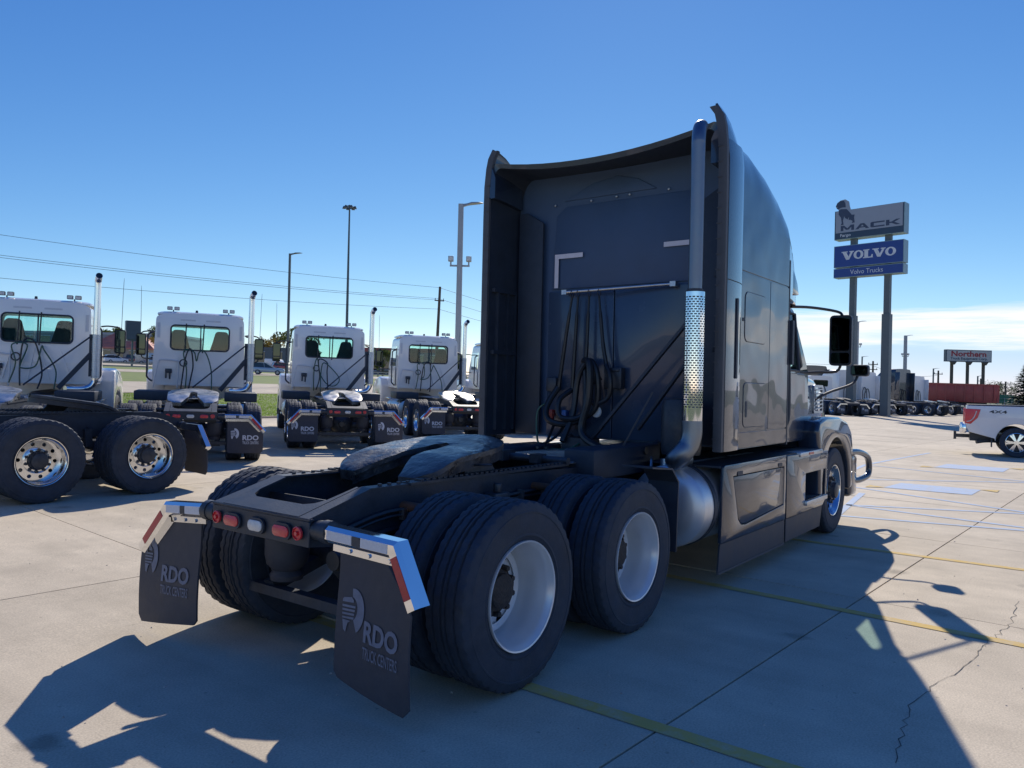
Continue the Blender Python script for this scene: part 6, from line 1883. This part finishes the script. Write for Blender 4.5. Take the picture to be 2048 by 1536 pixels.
for px, d, rel, pnt, kd, lab in ((218, 152, 50, CARW, 'suv', 'white car parked left of the plum pickup, under the red roof'), (243, 154, 80, CARP, 'pickup', 'dark plum pickup parked below the red roof'), (281, 152, 60, CARS, 'van', 'silver grey box van parked right of the plum pickup'),
                                 (303, 150, 45, CARB, 'suv', 'pale blue car parked beside the silver van'), (541, 165, 100, CARW, 'van', 'white van parked beyond the highway, above the pale blue hatchback'), (566, 160, 60, CARS, 'suv', 'silver car parked right of the white van'),
                                 (553, 158, 60, CARR, 'suv', 'small red car parked between the white van and silver car'), (640, 160, 60, CARG, 'suv', 'dark car parked behind the third white cab'), (770, 165, 70, CARG, 'pickup', 'dark pickup parked by the grey building')):
    o = car(pnt, lab, carpos(px, d, rel), kd)
    o['group'] = GC

def building(name, label, px, d, w, dep, h, m, roofm, rise, rel=0, hip=True, wins=5):
    mt = up_mtx(px, d, rel)
    o = thing(name, label, 'building', mt)
    part('wall', o, m, lambda b: b.box(-w / 2, 0, -.5, w / 2, dep, h))
    e = .6
    if hip:
        r0 = [(-w / 2 - e, -e, h), (w / 2 + e, -e, h), (w / 2 + e, dep + e, h), (-w / 2 - e, dep + e, h)]
        r1 = [(-w / 2 + dep * .45, dep * .45, h + rise), (w / 2 - dep * .45, dep * .45, h + rise), (w / 2 - dep * .45, dep * .55, h + rise), (-w / 2 + dep * .45, dep * .55, h + rise)]
        rf = part('roof', o, roofm, lambda b: b.loft([[(x, y, z - .25) for x, y, z in r0], r0, r1], True, True, True), ang=10)
        # tile courses
        for i in range(9):
            t = (i + .5) / 9
            q = [Vector(a).lerp(Vector(c), t) for a, c in zip(r0[:2], r1[:2])]
            part('tile_course', rf, roofm, lambda b: b.bar(q[0] + Vector((0, 0, .02)), q[1] + Vector((0, 0, .02)), .12, .06))
    else:
        part('roof', o, roofm, lambda b: b.box(-w / 2 - .15, -.15, h, w / 2 + .15, dep + .15, h + rise))
    for i in range(wins):
        x = -w / 2 + (i + .5) * w / wins
        wd = part('window', o, CARGLASS, lambda b: b.box(x - w / wins * .28, -.04, .9, x + w / wins * .28, .02, h - .6))
        part('frame', wd, WHITEP, lambda b: (b.box(x - w / wins * .28 - .08, -.06, .8, x + w / wins * .28 + .08, .01, .9), b.box(x - w / wins * .28 - .08, -.06, h - .6, x + w / wins * .28 + .08, .01, h - .5)))
    return o
building('roadside_building', 'low building with a red tiled hip roof beyond the highway', 238, 172, 13.5, 9, 3.2, BRICKT, ROOFR, 3.4, 6)
building('warehouse', 'long grey building rising behind the red tiled roof', 190, 205, 40, 20, 6.6, BRICKG, POLE, .6, 0, False, 9)
building('shop', 'dark grey flat roofed building seen between two white cabs', 790, 178, 22, 14, 5.2, SIGNDARK, REDPAINT, .9, -6, False, 6)
building('shed', 'low green grey shed behind the mirrors of the white cabs', 536, 190, 17, 12, 4.6, POLEG, POLEG, .5, 0, False, 4)
SB = thing('roadside_sign', 'dark square sign box on a single post above the parked cars', 'sign', up_mtx(263, 128, 35))
sh_ = SB.matrix_world.translation.z
bzz = lambda py: zof(263, py, 128) - sh_
part('post', SB, POLEG, lambda b: b.box(-.14, -.14, 0, .14, .14, bzz(682)))
sbx = part('sign_box', SB, SIGNDARK, lambda b: (b.box(-1.1, -.62, bzz(679), 1.1, .62, bzz(642)), b.box(-.85, -.45, bzz(682), .85, .45, bzz(679))))
for i in range(4):
    part('panel', sbx, SIGNDARK, lambda b: b.box(-1.0, -.66, bzz(679 - i * 9.2), 1.0, -.60, bzz(671.5 - i * 9.2)))
# guard rail along the highway
GL = thing('guard_rail', 'long steel guard rail along the far side of the highway', 'guard rail')
for i in range(24):
    x = -20 + i * 8
    part('post', GL, CABLEM, lambda b: b.box(x - .08, 97.4, gz(x, 97.5) - .1, x + .08, 97.6, gz(x, 97.5) + .85))
for z in (.35, .75):
    part('rail', GL, CABLEM, lambda b: b.box(-25, 97.34, gz(60, 97.5) + z - .09, 175, 97.40, gz(60, 97.5) + z + .09))
SP = thing('road_sign_post', 'thin metal post on the grass between road and highway', 'post', up_mtx(295, 66, 0))
part('post', SP, POLE, lambda b: b.box(-.04, -.04, 0, .04, .04, 2.2))

# ------------------------------------------------------------------ trees
LEAFA = mat('autumn_green_leaves', (.11, .135, .035), .75, 0, 0, .4, 1.2, lucent=.4)
LEAFY = mat('yellowing_leaves', (.24, .18, .04), .75, 0, 0, .4, 1.2, lucent=.4)
NEEDLE = mat('spruce_needles', (.035, .06, .042), .75, 0, 0, .35, 2.)
BARK = mat('bark', (.09, .07, .055), .9, 0, 0, .3, 6)
def tree(px, d, h, rad, m, label, seed):
    rnd = random.Random(seed)
    mt = up_mtx(px, d, 0)
    o = thing('tree', label, 'tree', mt, 'trees beyond the highway')
    def _t(b):
        b.tube([(0, 0, -.2), (.05, 0, h * .35), (.1, .05, h * .6)], [h * .035, h * .028, h * .015], 7, 3)
        for i in range(6):
            a = i * 1.1
            b.tube([(.05, 0, h * (.28 + .05 * i)), (math.cos(a) * rad * .4, math.sin(a) * rad * .4, h * (.5 + .04 * i)), (math.cos(a) * rad * .7, math.sin(a) * rad * .7, h * (.66 + .03 * i))], [h * .014, h * .009, h * .004], 5, 2)
    part('trunk', o, BARK, _t)
    vs, fs = [], []
    cl_ = [(rnd.gauss(0, rad * .42), rnd.gauss(0, rad * .42), h * rnd.uniform(.34, .93), rad * rnd.uniform(.25, .46)) for _ in range(16)]
    for cx, cy, cz, cr in cl_:
        for k_ in range(90):
            u = Vector((rnd.gauss(0, 1), rnd.gauss(0, 1), rnd.gauss(0, 1))).normalized() * cr * rnd.random() ** .4
            p = Vector((cx, cy, cz)) + u
            s_ = h * .03 * rnd.uniform(.6, 1.4)
            a = Vector((rnd.gauss(0, 1), rnd.gauss(0, 1), rnd.gauss(0, 1))).normalized()
            bq = a.orthogonal().normalized()
            i0 = len(vs)
            vs += [p - a * s_, p + bq * s_ * .6, p + a * s_, p - bq * s_ * .6]
            fs.append((i0, i0 + 1, i0 + 2, i0 + 3))
    mb = MB()
    mb.add(vs, fs)
    mb.build('crown', m, o, normals=False, ang=180)
for i, (px, d, h, rad, m_, lab) in enumerate(((226, 240, 10.5, 3.6, LEAFA, 'green tree rising behind the long grey building'), (318, 185, 8.2, 4.2, LEAFA, 'rounded green tree right of the red tiled roof'), (300, 178, 5.6, 2.8, LEAFY, 'small yellowing tree at the end of the red tiled roof'),
                                              (548, 215, 9.6, 4.2, LEAFY, 'yellow green tree behind the low shed'), (612, 190, 10, 4.6, LEAFA, 'green tree left of the third white cab'), (594, 200, 8.8, 3.6, LEAFA, 'green tree behind the slim lamp post'),
                                              (765, 150, 5.2, 1.8, LEAFA, 'young green tree in front of the grey building'), (208, 240, 9.6, 3.8, LEAFA, 'tree top showing left behind the long grey building'))):
    tree(px, d, h, rad, m_, lab, 20 + i)
def spruce(px, d, h, label):
    rnd = random.Random(4)
    o = thing('spruce_tree', label, 'tree', up_mtx(px, d, 0))
    part('trunk', o, BARK, lambda b: b.cyl((0, 0, -.1), (0, 0, h * .95), h * .022, .01, 8))
    vs, fs = [], []
    n = 26
    for L in range(n):
        t = L / n
        z = h * (.06 + .92 * t)
        r_ = h * .46 * (1 - t) ** .85 + .12
        nb = int(16 - 9 * t)
        for q in range(nb):
            a = 2 * PI * (q + rnd.random() * .7) / nb
            rr = r_ * rnd.uniform(.75, 1.1)
            for s_ in range(18):
                f = (s_ + rnd.random()) / 18
                c = Vector((math.cos(a) * rr * f, math.sin(a) * rr * f, z - rr * f * f * .30 + rnd.uniform(-.08, .08)))
                ln = h * .070 * rnd.uniform(.7, 1.3)
                d_ = Vector((math.cos(a + rnd.gauss(0, .7)), math.sin(a + rnd.gauss(0, .7)), rnd.uniform(-.35, .15))).normalized()
                sd = d_.cross(Vector((0, 0, 1))).normalized() * ln * .34
                i0 = len(vs)
                vs += [c - d_ * ln * .3, c + sd, c + d_ * ln, c - sd]
                fs.append((i0, i0 + 1, i0 + 2, i0 + 3))
    mb = MB()
    mb.add(vs, fs)
    mb.build('crown', NEEDLE, o, normals=False, ang=180)
spruce(2058, 60, 4.7, 'dark green spruce at the right edge behind the white pickup')
for i, (px, d, h, rad) in enumerate(((1992, 190, 5.2, 3.2), (2006, 175, 4.6, 3.0), (1978, 200, 4.4, 3.0))):
    tree(px, d, h, rad, LEAFA, ('low round tree left of the spruce, behind the fence', 'low round tree touching the spruce, behind the fence', 'low round tree by the end of the dump body')[i], 50 + i)
FN = thing('chain_fence', 'wire fence with a green screen left of the spruce', 'fence', up_mtx(2000, 98, 0))
for i in range(9):
    part('post', FN, POLE, lambda b: b.cyl((-3 + i * .9, 0, 0), (-3 + i * .9, 0, 1.7), .04, None, 6))
part('green_screen', FN, mat('green_screen_cloth', (.04, .16, .10), .7), lambda b: b.box(-.6, .05, 1.0, 1.8, .08, 2.1))
for z in (.4, .8, 1.2, 1.65):
    part('wire', FN, POLE, lambda b: b.cyl((-3, 0, z), (4.2, 0, z), .015, None, 5))
